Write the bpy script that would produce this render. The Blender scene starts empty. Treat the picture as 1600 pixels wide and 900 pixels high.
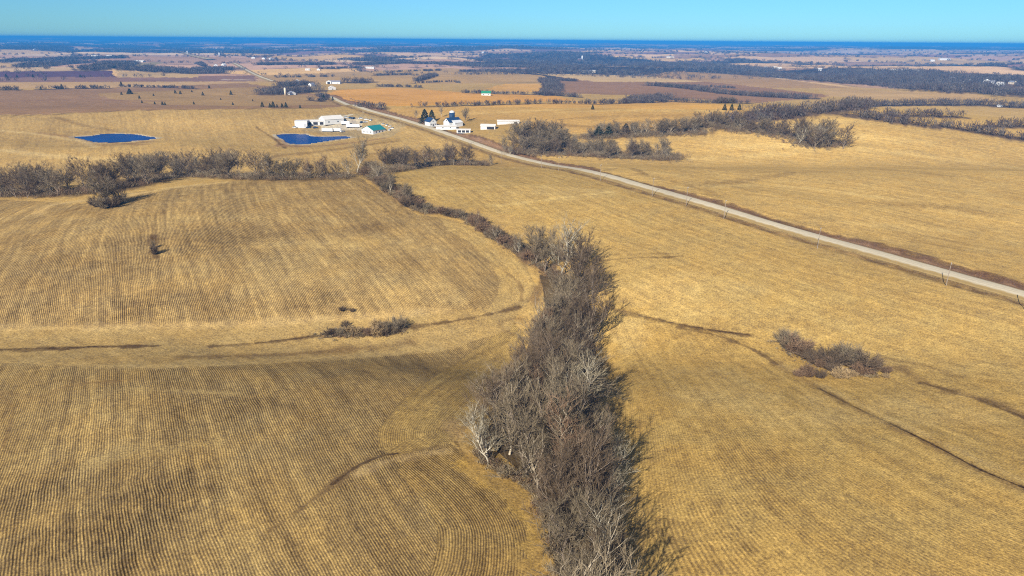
import bpy, math, random
import numpy as np
R = math.radians
sc = bpy.context.scene
col_ = sc.collection
# ---------------------------------------------------------------- camera
CAM_H = 90.0; FPX = 1067.0; PITCH = R(19.94); ROLL = R(0.43)
cam_d = bpy.data.cameras.new('camera'); cam = bpy.data.objects.new('camera', cam_d); col_.objects.link(cam)
cam_d.sensor_width = 36.0; cam_d.lens = 36.0 * FPX / 1600.0
cam_d.clip_start = 1.0; cam_d.clip_end = 150000.0
cF = np.array([0, math.cos(PITCH), -math.sin(PITCH)])
cU0 = np.array([0, math.sin(PITCH), math.cos(PITCH)]); cR0 = np.array([1.0, 0, 0])
cR = cR0 * math.cos(ROLL) + cU0 * math.sin(ROLL)
cU = cU0 * math.cos(ROLL) - cR0 * math.sin(ROLL)
from mathutils import Matrix, Vector
M = Matrix.Identity(4)
for i in range(3):
    M[i][0] = cR[i]; M[i][1] = cU[i]; M[i][2] = -cF[i]
M[2][3] = CAM_H
cam.matrix_world = M
sc.camera = cam
# ---------------------------------------------------------------- light
SUN_EL = R(31); SHADOW_AZ = R(24)      # shadows run away from the camera and to the right
wd = bpy.data.worlds.new('World'); sc.world = wd; wd.use_nodes = True
wn = wd.node_tree; wn.nodes.clear()
sky = wn.nodes.new('ShaderNodeTexSky'); sky.sky_type = 'NISHITA'; sky.sun_disc = False
sky.sun_elevation = SUN_EL; sky.sun_rotation = SHADOW_AZ + math.pi
sky.altitude = 300; sky.air_density = 1.0; sky.dust_density = 0.1; sky.ozone_density = 3.0
tint = wn.nodes.new('ShaderNodeMix'); tint.data_type = 'RGBA'; tint.blend_type = 'MULTIPLY'; tint.inputs[0].default_value = 1.0
tc_ = wn.nodes.new('ShaderNodeTexCoord'); sx_ = wn.nodes.new('ShaderNodeSeparateXYZ'); mr_ = wn.nodes.new('ShaderNodeMapRange'); mr_.interpolation_type = 'SMOOTHSTEP'
mr_.inputs[1].default_value = 0.03; mr_.inputs[2].default_value = 0.45
tm_ = wn.nodes.new('ShaderNodeMix'); tm_.data_type = 'RGBA'; tm_.inputs[6].default_value = (0.235, 0.52, 0.81, 1); tm_.inputs[7].default_value = (0.95, 0.74, 0.80, 1)
wn.links.new(tc_.outputs['Generated'], sx_.inputs[0]); wn.links.new(sx_.outputs[2], mr_.inputs[0]); wn.links.new(mr_.outputs[0], tm_.inputs[0]); wn.links.new(tm_.outputs[2], tint.inputs[7])
bgn = wn.nodes.new('ShaderNodeBackground'); bgn.inputs[1].default_value = 0.085
wo = wn.nodes.new('ShaderNodeOutputWorld')
wn.links.new(sky.outputs[0], tint.inputs[6]); wn.links.new(tint.outputs[2], bgn.inputs[0]); wn.links.new(bgn.outputs[0], wo.inputs[0])
sd = bpy.data.lights.new('sun', 'SUN'); sd.energy = 4.2; sd.angle = R(0.5); sd.color = (1.0, 0.945, 0.86)
so = bpy.data.objects.new('sun', sd); col_.objects.link(so)
sdir = Vector((math.sin(SHADOW_AZ) * math.cos(SUN_EL), math.cos(SHADOW_AZ) * math.cos(SUN_EL), -math.sin(SUN_EL)))
so.rotation_euler = sdir.to_track_quat('-Z', 'Y').to_euler()
vs = sc.view_settings; vs.view_transform = 'Standard'; vs.look = 'None'; vs.gamma = 1.0; vs.use_curve_mapping = False
vs.exposure = 0.84
sc.render.engine = 'CYCLES'
sc.cycles.use_denoising = False; sc.cycles.filter_width = 1.1
sc.cycles.max_bounces = 4; sc.cycles.diffuse_bounces = 2; sc.cycles.volume_bounces = 0
HAZE_DENSITY = 1.3e-4

# ---------------------------------------------------------------- helpers: colour, tags, meshes
KALB = 1.42
def S(r, g, b, k=None):
    """A colour seen in sunlight -> the base colour that shows it."""
    k = k or KALB
    f = lambda c: ((c / 255.0 + 0.055) / 1.055) ** 2.4 if c > 10 else c / 255.0 / 12.92
    return np.array([f(r), f(g), f(b)]) / k
def tag(o, label=None, cat=None, group=None, kind=None):
    if label: o['label'] = label
    if cat: o['category'] = cat
    if group: o['group'] = group
    if kind: o['kind'] = kind
    return o
def raw_mesh(name, V, quads=None, tris=None, smooth=False):
    me = bpy.data.meshes.new(name)
    V = np.asarray(V, dtype=np.float32)
    q = np.zeros((0, 4), np.int32) if quads is None else np.asarray(quads, dtype=np.int32).reshape(-1, 4)
    t = np.zeros((0, 3), np.int32) if tris is None else np.asarray(tris, dtype=np.int32).reshape(-1, 3)
    me.vertices.add(len(V)); me.vertices.foreach_set('co', V.ravel())
    loops = np.concatenate([q.ravel(), t.ravel()])
    me.loops.add(len(loops)); me.loops.foreach_set('vertex_index', loops)
    n = len(q) + len(t); me.polygons.add(n)
    tot = np.concatenate([np.full(len(q), 4), np.full(len(t), 3)]).astype(np.int32)
    st = np.concatenate([[0], np.cumsum(tot)[:-1]]).astype(np.int32)
    me.polygons.foreach_set('loop_start', st)
    try: me.polygons.foreach_set('loop_total', tot)
    except Exception: pass
    me.polygons.foreach_set('use_smooth', np.full(n, smooth))
    me.update(calc_edges=True)
    return me
def link(name, me, mat=None, parent=None):
    o = bpy.data.objects.new(name, me); col_.objects.link(o)
    if mat is not None and me is not None and len(me.materials) == 0: me.materials.append(mat)
    if parent is not None: o.parent = parent
    return o
def empty(name, loc, rz=0.0, s=1.0):
    o = bpy.data.objects.new(name, None); col_.objects.link(o)
    o.location = loc; o.rotation_euler = (0, 0, rz); o.scale = (s, s, s); o.empty_display_size = 0.5
    return o
def copy_tree(o, parent=None):
    c = o.copy(); col_.objects.link(c); c.parent = parent
    for ch in o.children: copy_tree(ch, c)
    return c
class MB:
    """Collects shapes into one mesh."""
    def __init__(s): s.v = []; s.f = []
    def add(s, V, Fc):
        n = len(s.v); s.v += [tuple(p) for p in V]; s.f += [tuple(i + n for i in f) for f in Fc]
    def box(s, x0, x1, y0, y1, z0, z1):
        s.add([(x0,y0,z0),(x1,y0,z0),(x1,y1,z0),(x0,y1,z0),(x0,y0,z1),(x1,y0,z1),(x1,y1,z1),(x0,y1,z1)],
              [(0,3,2,1),(4,5,6,7),(0,1,5,4),(1,2,6,5),(2,3,7,6),(3,0,4,7)])
    def tube(s, p0, p1, r0, r1, n=8):
        p0 = Vector(p0); p1 = Vector(p1); d = (p1 - p0).normalized()
        a = d.cross(Vector((0.3, 0.9, 0.2))).normalized(); b = d.cross(a)
        V = []
        for p, r in ((p0, r0), (p1, r1)):
            for k in range(n):
                t = 2 * math.pi * k / n; V.append(p + a * (r * math.cos(t)) + b * (r * math.sin(t)))
        Fc = [(k, (k + 1) % n, n + (k + 1) % n, n + k) for k in range(n)]
        Fc += [tuple(range(n - 1, -1, -1)), tuple(range(n, 2 * n))]
        s.add(V, Fc)
    def prism(s, prof, y0, y1):
        """profile in x,z extruded along y"""
        n = len(prof)
        V = [(x, y0, z) for x, z in prof] + [(x, y1, z) for x, z in prof]
        Fc = [(k, (k + 1) % n, n + (k + 1) % n, n + k) for k in range(n)] + [tuple(range(n - 1, -1, -1)), tuple(range(n, 2 * n))]
        s.add(V, Fc)
    def build(s, name, mat, parent=None, smooth=False):
        me = bpy.data.meshes.new(name); me.from_pydata(s.v, [], s.f); me.update()
        if smooth: me.polygons.foreach_set('use_smooth', [True] * len(me.polygons))
        return link(name, me, mat, parent)

# ---------------------------------------------------------------- noise
class VNoise:
    def __init__(s, seed):
        s.g = np.random.RandomState(seed).rand(256, 256)
    def __call__(s, x, y):
        xi = np.floor(x).astype(np.int64); yi = np.floor(y).astype(np.int64)
        fx = x - xi; fy = y - yi; fx = fx * fx * (3 - 2 * fx); fy = fy * fy * (3 - 2 * fy)
        a = s.g[xi % 256, yi % 256]; b = s.g[(xi + 1) % 256, yi % 256]; c = s.g[xi % 256, (yi + 1) % 256]; d = s.g[(xi + 1) % 256, (yi + 1) % 256]
        return (a * (1 - fx) + b * fx) * (1 - fy) + (c * (1 - fx) + d * fx) * fy
N1, N2, N3, N4 = VNoise(1), VNoise(2), VNoise(3), VNoise(4)
def fbm(N, x, y, L, octv=3):
    r = 0; a = 1; t = 0
    for k in range(octv):
        r = r + a * N(x / L + 13.7 * k, y / L + 5.1 * k); t += a; a *= 0.5; L = L * 0.47
    return r / t
def sst(a, b, x):
    t = np.clip((x - a) / (b - a), 0, 1); return t * t * (3 - 2 * t)

# ---------------------------------------------------------------- terrain
def rays(px, py):
    px = np.atleast_1d(np.asarray(px, float)); py = np.atleast_1d(np.asarray(py, float))
    d = cF[None, :] + ((px - 800) / FPX)[:, None] * cR[None, :] - ((py - 450) / FPX)[:, None] * cU[None, :]
    return d / np.linalg.norm(d, axis=1)[:, None]
def flat(px, py, z=0.0):
    d = rays(px, py); t = (CAM_H - z) / np.maximum(-d[:, 2], 2e-4)
    return d[:, 0] * t, d[:, 1] * t
# rises and hollows of the near land: (where, height, half widths across and in depth)
HILLS = [(400, 335, 8.0, 130, 85), (60, 420, 2.0, 90, 70), (250, 530, -2.5, 150, 16), (650, 505, -2.0, 60, 18), (840, 430, -2.5, 25, 60), (870, 620, -3.0, 14, 60),
         (300, 760, 1.5, 60, 40), (760, 300, 3.0, 100, 60), (1000, 380, 2.0, 110, 45), (1000, 500, -1.5, 70, 22), (1330, 560, -2.5, 60, 30),
         (1250, 800, 2.0, 70, 50), (1560, 470, 3.0, 90, 40), (1330, 215, 14.0, 200, 100), (1150, 290, 3.0, 120, 40), (1450, 260, -3.0, 160, 35), (1200, 345, 2.0, 90, 30), (1100, 250, -3.0, 120, 60), (1000, 225, 5.0, 140, 60),
         (1050, 190, 7.0, 250, 120), (120, 275, -4.0, 220, 40), (250, 190, 7.0, 200, 90), (480, 235, 2, 110, 40), (720, 185, 5.0, 130, 90),
         (1500, 190, -3.0, 180, 90), (60, 240, 3.0, 140, 60), (1480, 300, 4.0, 160, 70)]
HG = []
for hx, hy, ha, hsx, hsy in HILLS:
    gx, gy = flat(hx, hy); HG.append((gx[0], gy[0], ha, hsx, hsy))
PONDS = [  # outline in photo positions, centre, level fitted below
    [(112, 214), (135, 213), (147, 212), (160, 209.5), (180, 209), (210, 210), (228, 213), (246, 215.5), (232, 218), (205, 220.5), (170, 222.5), (148, 222), (132, 218)],
    [(431, 211), (450, 209.5), (478, 210), (486, 213), (510, 213.5), (540, 213), (549, 215), (530, 217.5), (500, 222), (480, 225), (455, 225), (446, 222), (444, 218), (436, 215)]]
PLEV = [2.0, 2.5]
PC = []
for pts, lv in zip(PONDS, PLEV):
    a = np.array(pts, float); x, y = flat(a[:, 0], a[:, 1], lv)
    PC.append((x, y, lv, x.mean(), y.mean()))
def terrain(x, y):
    x = np.asarray(x, float); y = np.asarray(y, float)
    r = np.hypot(x, y)
    z = np.zeros_like(r)
    for gx, gy, a, sx, sy in HG:
        z += a * np.exp(-((x - gx) / sx) ** 2 / 2 - ((y - gy) / sy) ** 2 / 2)
    z *= 1.7
    z += 2.0 * (fbm(N1, x, y, 90, 2) - 0.5) * sst(60, 250, r) * 2
    mid = sst(900, 2200, r); far = sst(2500, 7000, r); vfar = sst(9000, 26000, r)
    z += mid * 36 * (fbm(N2, x, y, 420, 2) - 0.5)
    z += far * 80 * (fbm(N3, x, y, 1500, 3) - 0.5)
    z += vfar * 170 * (fbm(N4, x, y, 5000, 3) - 0.46)
    for X, Y, lv, cx, cy in PC:
        sx = (X.max() - X.min()) / 2; sy = (Y.max() - Y.min()) / 2
        q = np.sqrt(((x - cx) / (sx * 1.25 + 12)) ** 2 + ((y - cy) / (sy * 1.25 + 18)) ** 2)
        w = 1 - sst(0.8, 1.9, q); z = z * (1 - w) + (lv + 0.25) * w
    return z
TS = np.geomspace(90, 60000, 700)
def P(px, py):
    """Where the sight line of a photo position meets the land."""
    d = rays(px, py); n = len(d)
    ts = TS; zz = terrain(d[:, :1] * ts[None], d[:, 1:2] * ts[None]); below = (CAM_H + d[:, 2:3] * ts[None]) < zz
    below[:, -1] = True; k = np.maximum(below.argmax(1), 1); t0 = ts[k - 1].copy(); t1 = ts[k].copy()
    for _ in range(14):
        tm = (t0 + t1) / 2; x = d[:, 0] * tm; y = d[:, 1] * tm; z = CAM_H + d[:, 2] * tm
        b = z < terrain(x, y); t1 = np.where(b, tm, t1); t0 = np.where(b, t0, tm)
    x = d[:, 0] * t1; y = d[:, 1] * t1
    return x, y, terrain(x, y)
def dens(pts, step=8.0, closed=False):
    pts = [tuple(map(float, p)) for p in pts]
    if closed: pts = pts + [pts[0]]
    out = []
    for (a, b), (c, d) in zip(pts[:-1], pts[1:]):
        n = max(1, int(math.hypot(c - a, d - b) / step))
        for k in range(n): out.append((a + (c - a) * k / n, b + (d - b) * k / n))
    if not closed: out.append(pts[-1])
    return np.array(out)
def smooth_line(pts, n=10):
    p = [np.array(q, float) for q in pts]; p = [2 * p[0] - p[1]] + p + [2 * p[-1] - p[-2]]; out = []
    for i in range(1, len(p) - 2):
        for k in range(n):
            t = k / n
            out.append(0.5 * ((2 * p[i]) + (-p[i-1] + p[i+1]) * t + (2*p[i-1] - 5*p[i] + 4*p[i+1] - p[i+2]) * t*t + (-p[i-1] + 3*p[i] - 3*p[i+1] + p[i+2]) * t**3))
    out.append(p[-2]); return np.array(out)

# ---------------------------------------------------------------- ground sheet
az = np.concatenate([np.arange(-180, -46, 2.5), np.arange(-46, 46, 0.062), np.arange(46, 180, 2.5)])
th = np.concatenate([np.array([89.3, 85, 75, 65, 55, 50]), np.arange(46, 5, -0.058), np.arange(5, 0.5, -0.027), np.geomspace(0.5, 0.09, 46)])
rr = CAM_H / np.tan(np.radians(th))
A, RR = np.meshgrid(np.radians(az), rr)
GX = (np.sin(A) * RR).ravel(); GY = (np.cos(A) * RR).ravel()
na, nr = len(az), len(rr)
GZ = terrain(GX, GY)
GR = np.hypot(GX, GY)

def in_poly(x, y, X, Y):
    c = np.zeros(len(x), bool); n = len(X); j = n - 1
    for i in range(n):
        if Y[i] != Y[j]:
            m = ((Y[i] > y) != (Y[j] > y)) & (x < (X[j] - X[i]) * (y - Y[i]) / (Y[j] - Y[i]) + X[i])
            c ^= m
        j = i
    return c
def seg_dist(x, y, X, Y):
    """distance to a polyline, with arc length and side"""
    best = np.full(len(x), 1e18); arc = np.zeros(len(x)); side = np.zeros(len(x)); L = 0
    for i in range(len(X) - 1):
        dx, dy = X[i+1] - X[i], Y[i+1] - Y[i]; l2 = dx*dx + dy*dy + 1e-9
        t = np.clip(((x - X[i]) * dx + (y - Y[i]) * dy) / l2, 0, 1)
        ex = x - X[i] - t * dx; ey = y - Y[i] - t * dy; d = ex*ex + ey*ey
        m = d < best; best[m] = d[m]; arc[m] = L + t[m] * math.sqrt(l2); side[m] = (dx * ey[m] - dy * ex[m]); L += math.sqrt(l2)
    return np.sqrt(best), arc, np.sign(side)
for X, Y, lv, cx, cy in PC:
    m = in_poly(GX, GY, X, Y); GZ[m] = lv - 1.0

front = (np.abs(np.degrees(np.arctan2(GX, GY))) < 50)
COL = np.tile(S(198, 160, 88), (len(GX), 1))
AMP = np.zeros(len(GX)); SOIL = np.zeros(len(GX)); U = GX.copy() * 0.6 + GY * 0.8; V = GY * 0.6 - GX * 0.8
WARPX = (N1(GX / 9.0, GY / 9.0) - 0.5); WARPY = (N2(GX / 9.0, GY / 9.0) - 0.5)
big = fbm(N3, GX, GY, 60, 3)
# --- beyond two kilometres: a patchwork of fields and woods in cells of their own
def far_cells(x, y):
    ca, sa = math.cos(R(28)), math.sin(R(28))
    u = (x * ca + y * sa) / 760 + 0.5 * N1(x / 900, y / 900); v = (-x * sa + y * ca) / 430 + 0.5 * N2(x / 900, y / 900)
    ui = np.floor(u); vi = np.floor(v)
    h = np.abs(np.sin(ui * 127.1 + vi * 311.7) * 43758.5453) % 1.0
    h2 = np.abs(np.sin(ui * 269.5 + vi * 183.3) * 43758.5453) % 1.0
    e = np.minimum(np.minimum(u - ui, 1 - (u - ui)) * 520, np.minimum(v - vi, 1 - (v - vi)) * 400)
    return h, h2, e
def wood_mask(x, y):
    r = np.hypot(x, y)
    n = fbm(N4, x * 0.55, y * 0.9, 1000, 4); n2 = fbm(N2, x + 999, y, 350, 2)
    thr = 0.56 - 0.085 * sst(3500, 9000, r) + 0.10 * (1 - sst(2000, 3000, r))
    return sst(thr, thr + 0.02, n * 0.75 + n2 * 0.25)
h, h2, e = far_cells(GX, GY)
pal = np.array([S(232, 186, 112), S(214, 168, 124), S(176, 132, 108), S(236, 190, 128), S(160, 122, 104), S(236, 188, 112), S(244, 204, 146), S(196, 152, 108)])
fc = pal[(h * 7.999).astype(int)] * (0.85 + 0.3 * h2)[:, None]
hedge = (1 - sst(5, 9 + GR / 700, e))[:, None] * 0.6
fc = fc * (1 - hedge) + S(96, 84, 74) * hedge
wm = wood_mask(GX, GY)[:, None]
fc = fc * (1 - wm) + S(78, 68, 62) * wm
w = sst(1500, 1900, GR)[:, None]
COL = COL * (1 - w) + fc * w

def bbox_sel(X, Y, pad):
    return np.where((GX > X.min() - pad) & (GX < X.max() + pad) & (GY > Y.min() - pad) & (GY < Y.max() + pad) & front)[0]
def paint(pts, c, warp=1.0, a=1.0, amp=None, rows=None):
    p = dens(pts, 8, True); X, Y, _ = P(p[:, 0], p[:, 1])
    pad = 30; s = bbox_sel(X, Y, pad)
    wv = warp * np.clip(GR[s] / 120, 1.5, 14)
    m = in_poly(GX[s] + WARPX[s] * wv, GY[s] + WARPY[s] * wv, X, Y); s = s[m]
    COL[s] = COL[s] * (1 - a) + np.asarray(c) * a
    if amp is not None: AMP[s] = amp
    if rows is not None: U[s], V[s] = rows(GX[s], GY[s])
    return s
def stroke(pts, c, w0, a=1.0, soft=0.5, rag=0.5, kamp=0.0, smoothit=True, w1=None, bump=0.0):
    """a ditch, track, dry strip or other coloured band along a line; widths in metres"""
    p = smooth_line(pts, 6) if smoothit and len(pts) > 2 else dens(pts, 8)
    X, Y, _ = P(p[:, 0], p[:, 1]); w1 = w1 or w0
    s = bbox_sel(X, Y, max(w0, w1) * 3)
    d, arc, _ = seg_dist(GX[s], GY[s], X, Y); L = arc.max() + 1e-6 if len(arc) else 1
    ww = w0 + (w1 - w0) * arc / L
    if w0 < 2.5: ww = ww * (0.35 + 1.3 * N1(arc / 3.1 / max(1, GR[s].mean() / 300) + 7, arc * 0))
    g_ = np.clip(GR[s] / 250, 1, 8)
    nz = N3(GX[s] / 0.9 / g_, GY[s] / 0.9 / g_) * 0.45 + N1(GX[s] / 2.4 / g_, GY[s] / 2.4 / g_) * 0.35 + N4(GX[s] / 9, GY[s] / 9) * 0.5
    dd = d / (ww * 0.85) + (nz - 0.62) * 2.6 * max(rag, 0.45)
    al = (1 - sst(1 - soft, 1 + soft, dd)) * min(1, a * 1.1) * (1 if ww.mean() > 2.5 else np.clip(0.5 + 0.9 * N2(arc / 7.0 / g_.mean(), arc * 0), 0, 1))
    COL[s] = COL[s] * (1 - al[:, None]) + np.asarray(c) * al[:, None]
    AMP[s] *= (1 - al * (1 - kamp))
    if bump: GZ[s] += bump * (1 - sst(0.3, 1.3, d / ww))
def blob(px, py, c, rx, ry, a=0.6, rag=0.8):
    X, Y, _ = P([px], [py]); s = bbox_sel(X, Y, max(rx, ry) * 2.2)
    q = np.hypot((GX[s] - X[0]) / rx, (GY[s] - Y[0]) / ry) + (fbm(N2, GX[s], GY[s], max(3, rx * 0.5), 3) - 0.5) * 2 * rag
    al = (1 - sst(0.3, 1.25, q)) * a
    if c is None: SOIL[s] = np.maximum(SOIL[s], al); return
    COL[s] = COL[s] * (1 - al[:, None]) + np.asarray(c) * al[:, None]

def fit_rows(samples, deg=3):
    X0, Y0, X1, Y1 = [], [], [], []
    for s in samples:
        for a, b in zip(s[:-1], s[1:]):
            x, y, _ = P([a[0], b[0]], [a[1], b[1]]); X0.append(x[0]); Y0.append(y[0]); X1.append(x[1]); Y1.append(y[1])
    X0, Y0, X1, Y1 = map(np.array, (X0, Y0, X1, Y1))
    cx, cy = X0.mean(), Y0.mean(); sc_ = 150.0
    px = ((X0 + X1) / 2 - cx) / sc_; py = ((Y0 + Y1) / 2 - cy) / sc_
    d = np.stack([X1 - X0, Y1 - Y0], 1); d /= np.linalg.norm(d, axis=1)[:, None]
    d[d[:, 1] < 0] *= -1
    n = np.stack([d[:, 1], -d[:, 0]], 1)
    ex = [(i, j) for i in range(deg + 1) for j in range(deg + 1 - i) if i + j >= 1]
    def g(px, py):
        gx = np.stack([i * px ** max(i - 1, 0) * py ** j for i, j in ex], 1); gy = np.stack([j * px ** i * py ** max(j - 1, 0) for i, j in ex], 1)
        return gx, gy
    gx, gy = g(px, py)
    reg = np.diag([0.02 * (i + j) ** 2 for i, j in ex])
    def solve(t, wt, q, wq):
        Am = np.concatenate([(gx * t[:, :1] + gy * t[:, 1:]) * wt, (gx * q[:, :1] + gy * q[:, 1:]) * wq, reg])
        b = np.concatenate([np.zeros(len(px)), np.full(len(px), wq), np.zeros(len(ex))])
        return np.linalg.lstsq(Am, b, rcond=None)[0]
    cu = solve(d, 4, n, 1); cv = solve(n, 1, d, 1)
    def f(x, y):
        x = (x - cx) / sc_; y = (y - cy) / sc_
        B = [x ** i * y ** j for i, j in ex]
        return sum(c * b for c, b in zip(cu, B)) * sc_, sum(c * b for c, b in zip(cv, B)) * sc_
    return f
def line_rows(pts):
    p = smooth_line(pts, 8); X, Y, _ = P(p[:, 0], p[:, 1])
    def f(x, y):
        d, a, s = seg_dist(x, y, X, Y); return d * s, a
    return f
rows_fg = fit_rows([[(0, 709), (44, 620)], [(0, 789), (20, 711)], [(4, 895), (13, 824)], [(98, 895), (104, 807)], [(153, 900), (153, 793)],
    [(193, 900), (178, 778)], [(244, 900), (218, 778)], [(347, 900), (300, 750)], [(251, 700), (275, 790)], [(275, 624), (320, 767)], [(378, 629), (427, 790)],
    [(489, 571), (587, 678)], [(289, 571), (310, 633)], [(178, 575), (178, 647)], [(107, 580), (89, 687)], [(422, 800), (480, 900)], [(560, 767), (640, 897)], [(545, 610), (586, 695)]])
rows_mid = fit_rows([[(7, 500), (45, 395)], [(52, 507), (70, 416), (108, 360)], [(87, 507), (94, 388)], [(245, 507), (238, 395), (235, 335)], [(315, 507), (297, 416), (273, 322)],
    [(385, 493), (350, 402), (308, 311)], [(490, 486), (420, 374), (371, 290)], [(560, 479), (490, 374), (430, 283)], [(655, 472), (561, 377)], [(697, 465), (627, 388), (545, 315)]])
rows_cen = fit_rows([[(655, 265), (736, 321)], [(785, 259), (890, 290)], [(806, 335), (925, 395)], [(925, 318), (1030, 353)], [(935, 420), (1030, 470)], [(1100, 360), (1260, 410)]], 2)
rows_rt = fit_rows([[(1140, 727), (1373, 890)], [(1117, 573), (1327, 741)], [(1014, 755), (1005, 900)], [(1060, 760), (1075, 890)], [(1252, 634), (1600, 797)], [(1467, 508), (1600, 550)],
    [(965, 540), (985, 640)], [(985, 640), (1005, 720)], [(1110, 780), (1190, 890)], [(1380, 590), (1590, 690)]], 3)
rows_far = fit_rows([[(1100, 300), (1300, 335)], [(1200, 250), (1500, 266)], [(1400, 360), (1600, 400)], [(1300, 200), (1500, 222)], [(950, 240), (1100, 252)]], 2)
rows_pond = fit_rows([[(230, 178), (236, 205)], [(300, 180), (350, 240)], [(400, 185), (430, 240)], [(40, 215), (30, 270)], [(150, 200), (160, 250)]], 2)
# curved headlands ploughed along the creek
HEAD1 = [(800, 500), (770, 528), (700, 575), (650, 608), (615, 640), (592, 670), (592, 702), (615, 712)]
HEAD2 = [(702, 696), (740, 728), (780, 765), (812, 803), (828, 840), (832, 880), (826, 930), (805, 990)]
HEAD3 = [(700, 343), (740, 352), (790, 388), (825, 420), (838, 445), (828, 470), (790, 490), (740, 505)]
hr1, hr2, hr3 = line_rows(HEAD1), line_rows(HEAD2), line_rows(HEAD3)

straw = S(192, 156, 86)
# foreground fields
paint([(-400, 562), (250, 572), (500, 562), (700, 545), (790, 520), (830, 530), (760, 640), (700, 690), (735, 720), (800, 775), (850, 860), (850, 1100), (-400, 1100)], S(186, 152, 86), 0.6, 1, 0.95, rows_fg)
paint([(800, 500), (770, 528), (700, 575), (650, 608), (615, 640), (592, 670), (592, 702), (620, 712), (705, 690), (730, 650), (790, 600), (820, 520)], S(190, 155, 84), 0.3, 1, 0.65, hr1)
paint([(690, 700), (702, 694), (740, 728), (780, 765), (812, 803), (832, 850), (850, 900), (845, 1000), (640, 1000), (668, 900), (683, 860), (684, 825), (660, 780), (618, 735), (640, 715)], S(182, 147, 80), 0.3, 1, 1.05, hr2)
paint([(-300, 318), (0, 312), (130, 318), (200, 302), (330, 285), (560, 276), (600, 300), (650, 335), (700, 342), (740, 352), (790, 388), (825, 420), (838, 445), (820, 478), (700, 487), (560, 497), (380, 508), (0, 514), (-300, 516)], S(196, 160, 92), 0.8, 1, 0.9, rows_mid)
paint([(690, 343), (740, 352), (790, 388), (825, 420), (838, 445), (820, 478), (760, 486), (775, 462), (782, 440), (765, 410), (735, 380), (700, 360)], S(202, 166, 94), 0.5, 1, 0.5, hr3)
paint([(-300, 516), (0, 513), (380, 507), (560, 497), (700, 487), (810, 480), (800, 515), (700, 548), (500, 565), (250, 575), (0, 566), (-300, 566)], S(190, 156, 90), 0.8, 1, 0.12)
paint([(600, 268), (700, 258), (850, 260), (960, 290), (1100, 335), (1290, 400), (1600, 482), (1800, 530), (1800, 600), (1400, 520), (1000, 490), (945, 470), (930, 420), (880, 370), (800, 335), (700, 325), (660, 310)], S(204, 166, 90), 0.8, 1, 0.34, rows_cen)
paint([(960, 470), (1050, 495), (1210, 540), (1400, 575), (1600, 560), (2000, 640), (2000, 1100), (1000, 1100), (1010, 800), (990, 720), (955, 600), (940, 510)], S(198, 160, 84), 1, 1, 0.32, rows_rt)
paint([(1140, 420), (1600, 510), (1900, 570), (1900, 700), (1600, 600), (1400, 575), (1200, 540), (1000, 490)], S(203, 166, 90), 1.2, 1, 0.25, rows_cen)
# beyond the road
paint([(800, 225), (900, 222), (1060, 215), (1130, 205), (1200, 196), (1320, 181), (1420, 194), (1500, 207), (1600, 220), (1900, 250), (1900, 540), (1600, 442), (1300, 366), (1100, 312), (1000, 284), (900, 258), (840, 246)], S(212, 172, 94), 1, 1, 0.30, rows_far)
paint([(-400, 182), (60, 179), (210, 172), (380, 170), (520, 168), (585, 178), (640, 196), (740, 232), (700, 240), (560, 262), (400, 275), (200, 290), (-400, 300)], S(202, 164, 92), 1, 1, 0.35, rows_pond)
paint([(-400, 146), (0, 142), (380, 129), (500, 148), (560, 164), (520, 168), (380, 170), (210, 172), (60, 179), (-400, 184)], S(166, 128, 84), 1, 1, 0.1)
paint([(150, 146), (400, 136), (490, 150), (545, 163), (380, 166), (250, 163), (170, 155)], S(182, 145, 84), 1, 0.8)
paint([(-400, 130), (400, 126), (395, 129), (200, 137), (-400, 143)], S(205, 165, 104))
paint([(-400, 122), (400, 118), (400, 127), (-400, 130)], S(152, 116, 92))
paint([(-300, 113), (178, 110), (178, 120), (-300, 122)], S(108, 80, 86))
paint([(-300, 107), (130, 104.5), (172, 110), (-300, 113.5)], S(216, 180, 125))
paint([(183, 111), (300, 114), (312, 121), (183, 121)], S(206, 168, 104))
paint([(188, 100), (255, 97), (225, 109), (182, 111)], S(170, 146, 92))
paint([(410, 118), (600, 110), (700, 106), (850, 118), (860, 128), (700, 131), (520, 129), (430, 126)], S(196, 156, 92))
paint([(505, 148), (530, 140), (620, 137), (750, 146), (870, 150), (900, 157), (700, 163), (640, 166), (545, 164)], S(222, 162, 74))
paint([(608, 171), (645, 168), (780, 165), (900, 160), (960, 157), (1080, 157), (1170, 168), (1150, 180), (1060, 203), (880, 210), (800, 200), (700, 200), (650, 190)], S(206, 162, 86), 1, 1, 0.15, rows_far)
paint([(955, 157), (1080, 157), (1170, 170), (1050, 171), (950, 169), (700, 167)], S(224, 172, 88))
paint([(760, 138), (790, 131), (840, 131), (852, 136), (846, 144), (780, 144)], S(222, 168, 82))
paint([(870, 121), (1000, 118), (1130, 130), (1310, 150), (1180, 161), (1000, 149), (880, 146), (862, 132)], S(164, 124, 84))
paint([(838, 115), (960, 117), (1125, 123), (1100, 128), (930, 128)], S(216, 178, 114))
paint([(1000, 118), (1060, 111), (1180, 118), (1330, 138), (1200, 137)], S(186, 146, 92))
paint([(1290, 139), (1520, 146), (1560, 156), (1400, 156), (1290, 150)], S(204, 164, 100))
paint([(1330, 170), (1400, 165), (1600, 168), (1900, 172), (1900, 200), (1600, 186), (1500, 190), (1420, 178)], S(208, 168, 92))
paint([(1440, 196), (1500, 188), (1600, 190), (1800, 195), (1800, 225), (1600, 214), (1500, 205)], S(206, 166, 92))
paint([(545, 250), (600, 235), (740, 232), (780, 245), (860, 262), (700, 258), (600, 268)], S(186, 148, 80), 1, 0.8)
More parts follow.
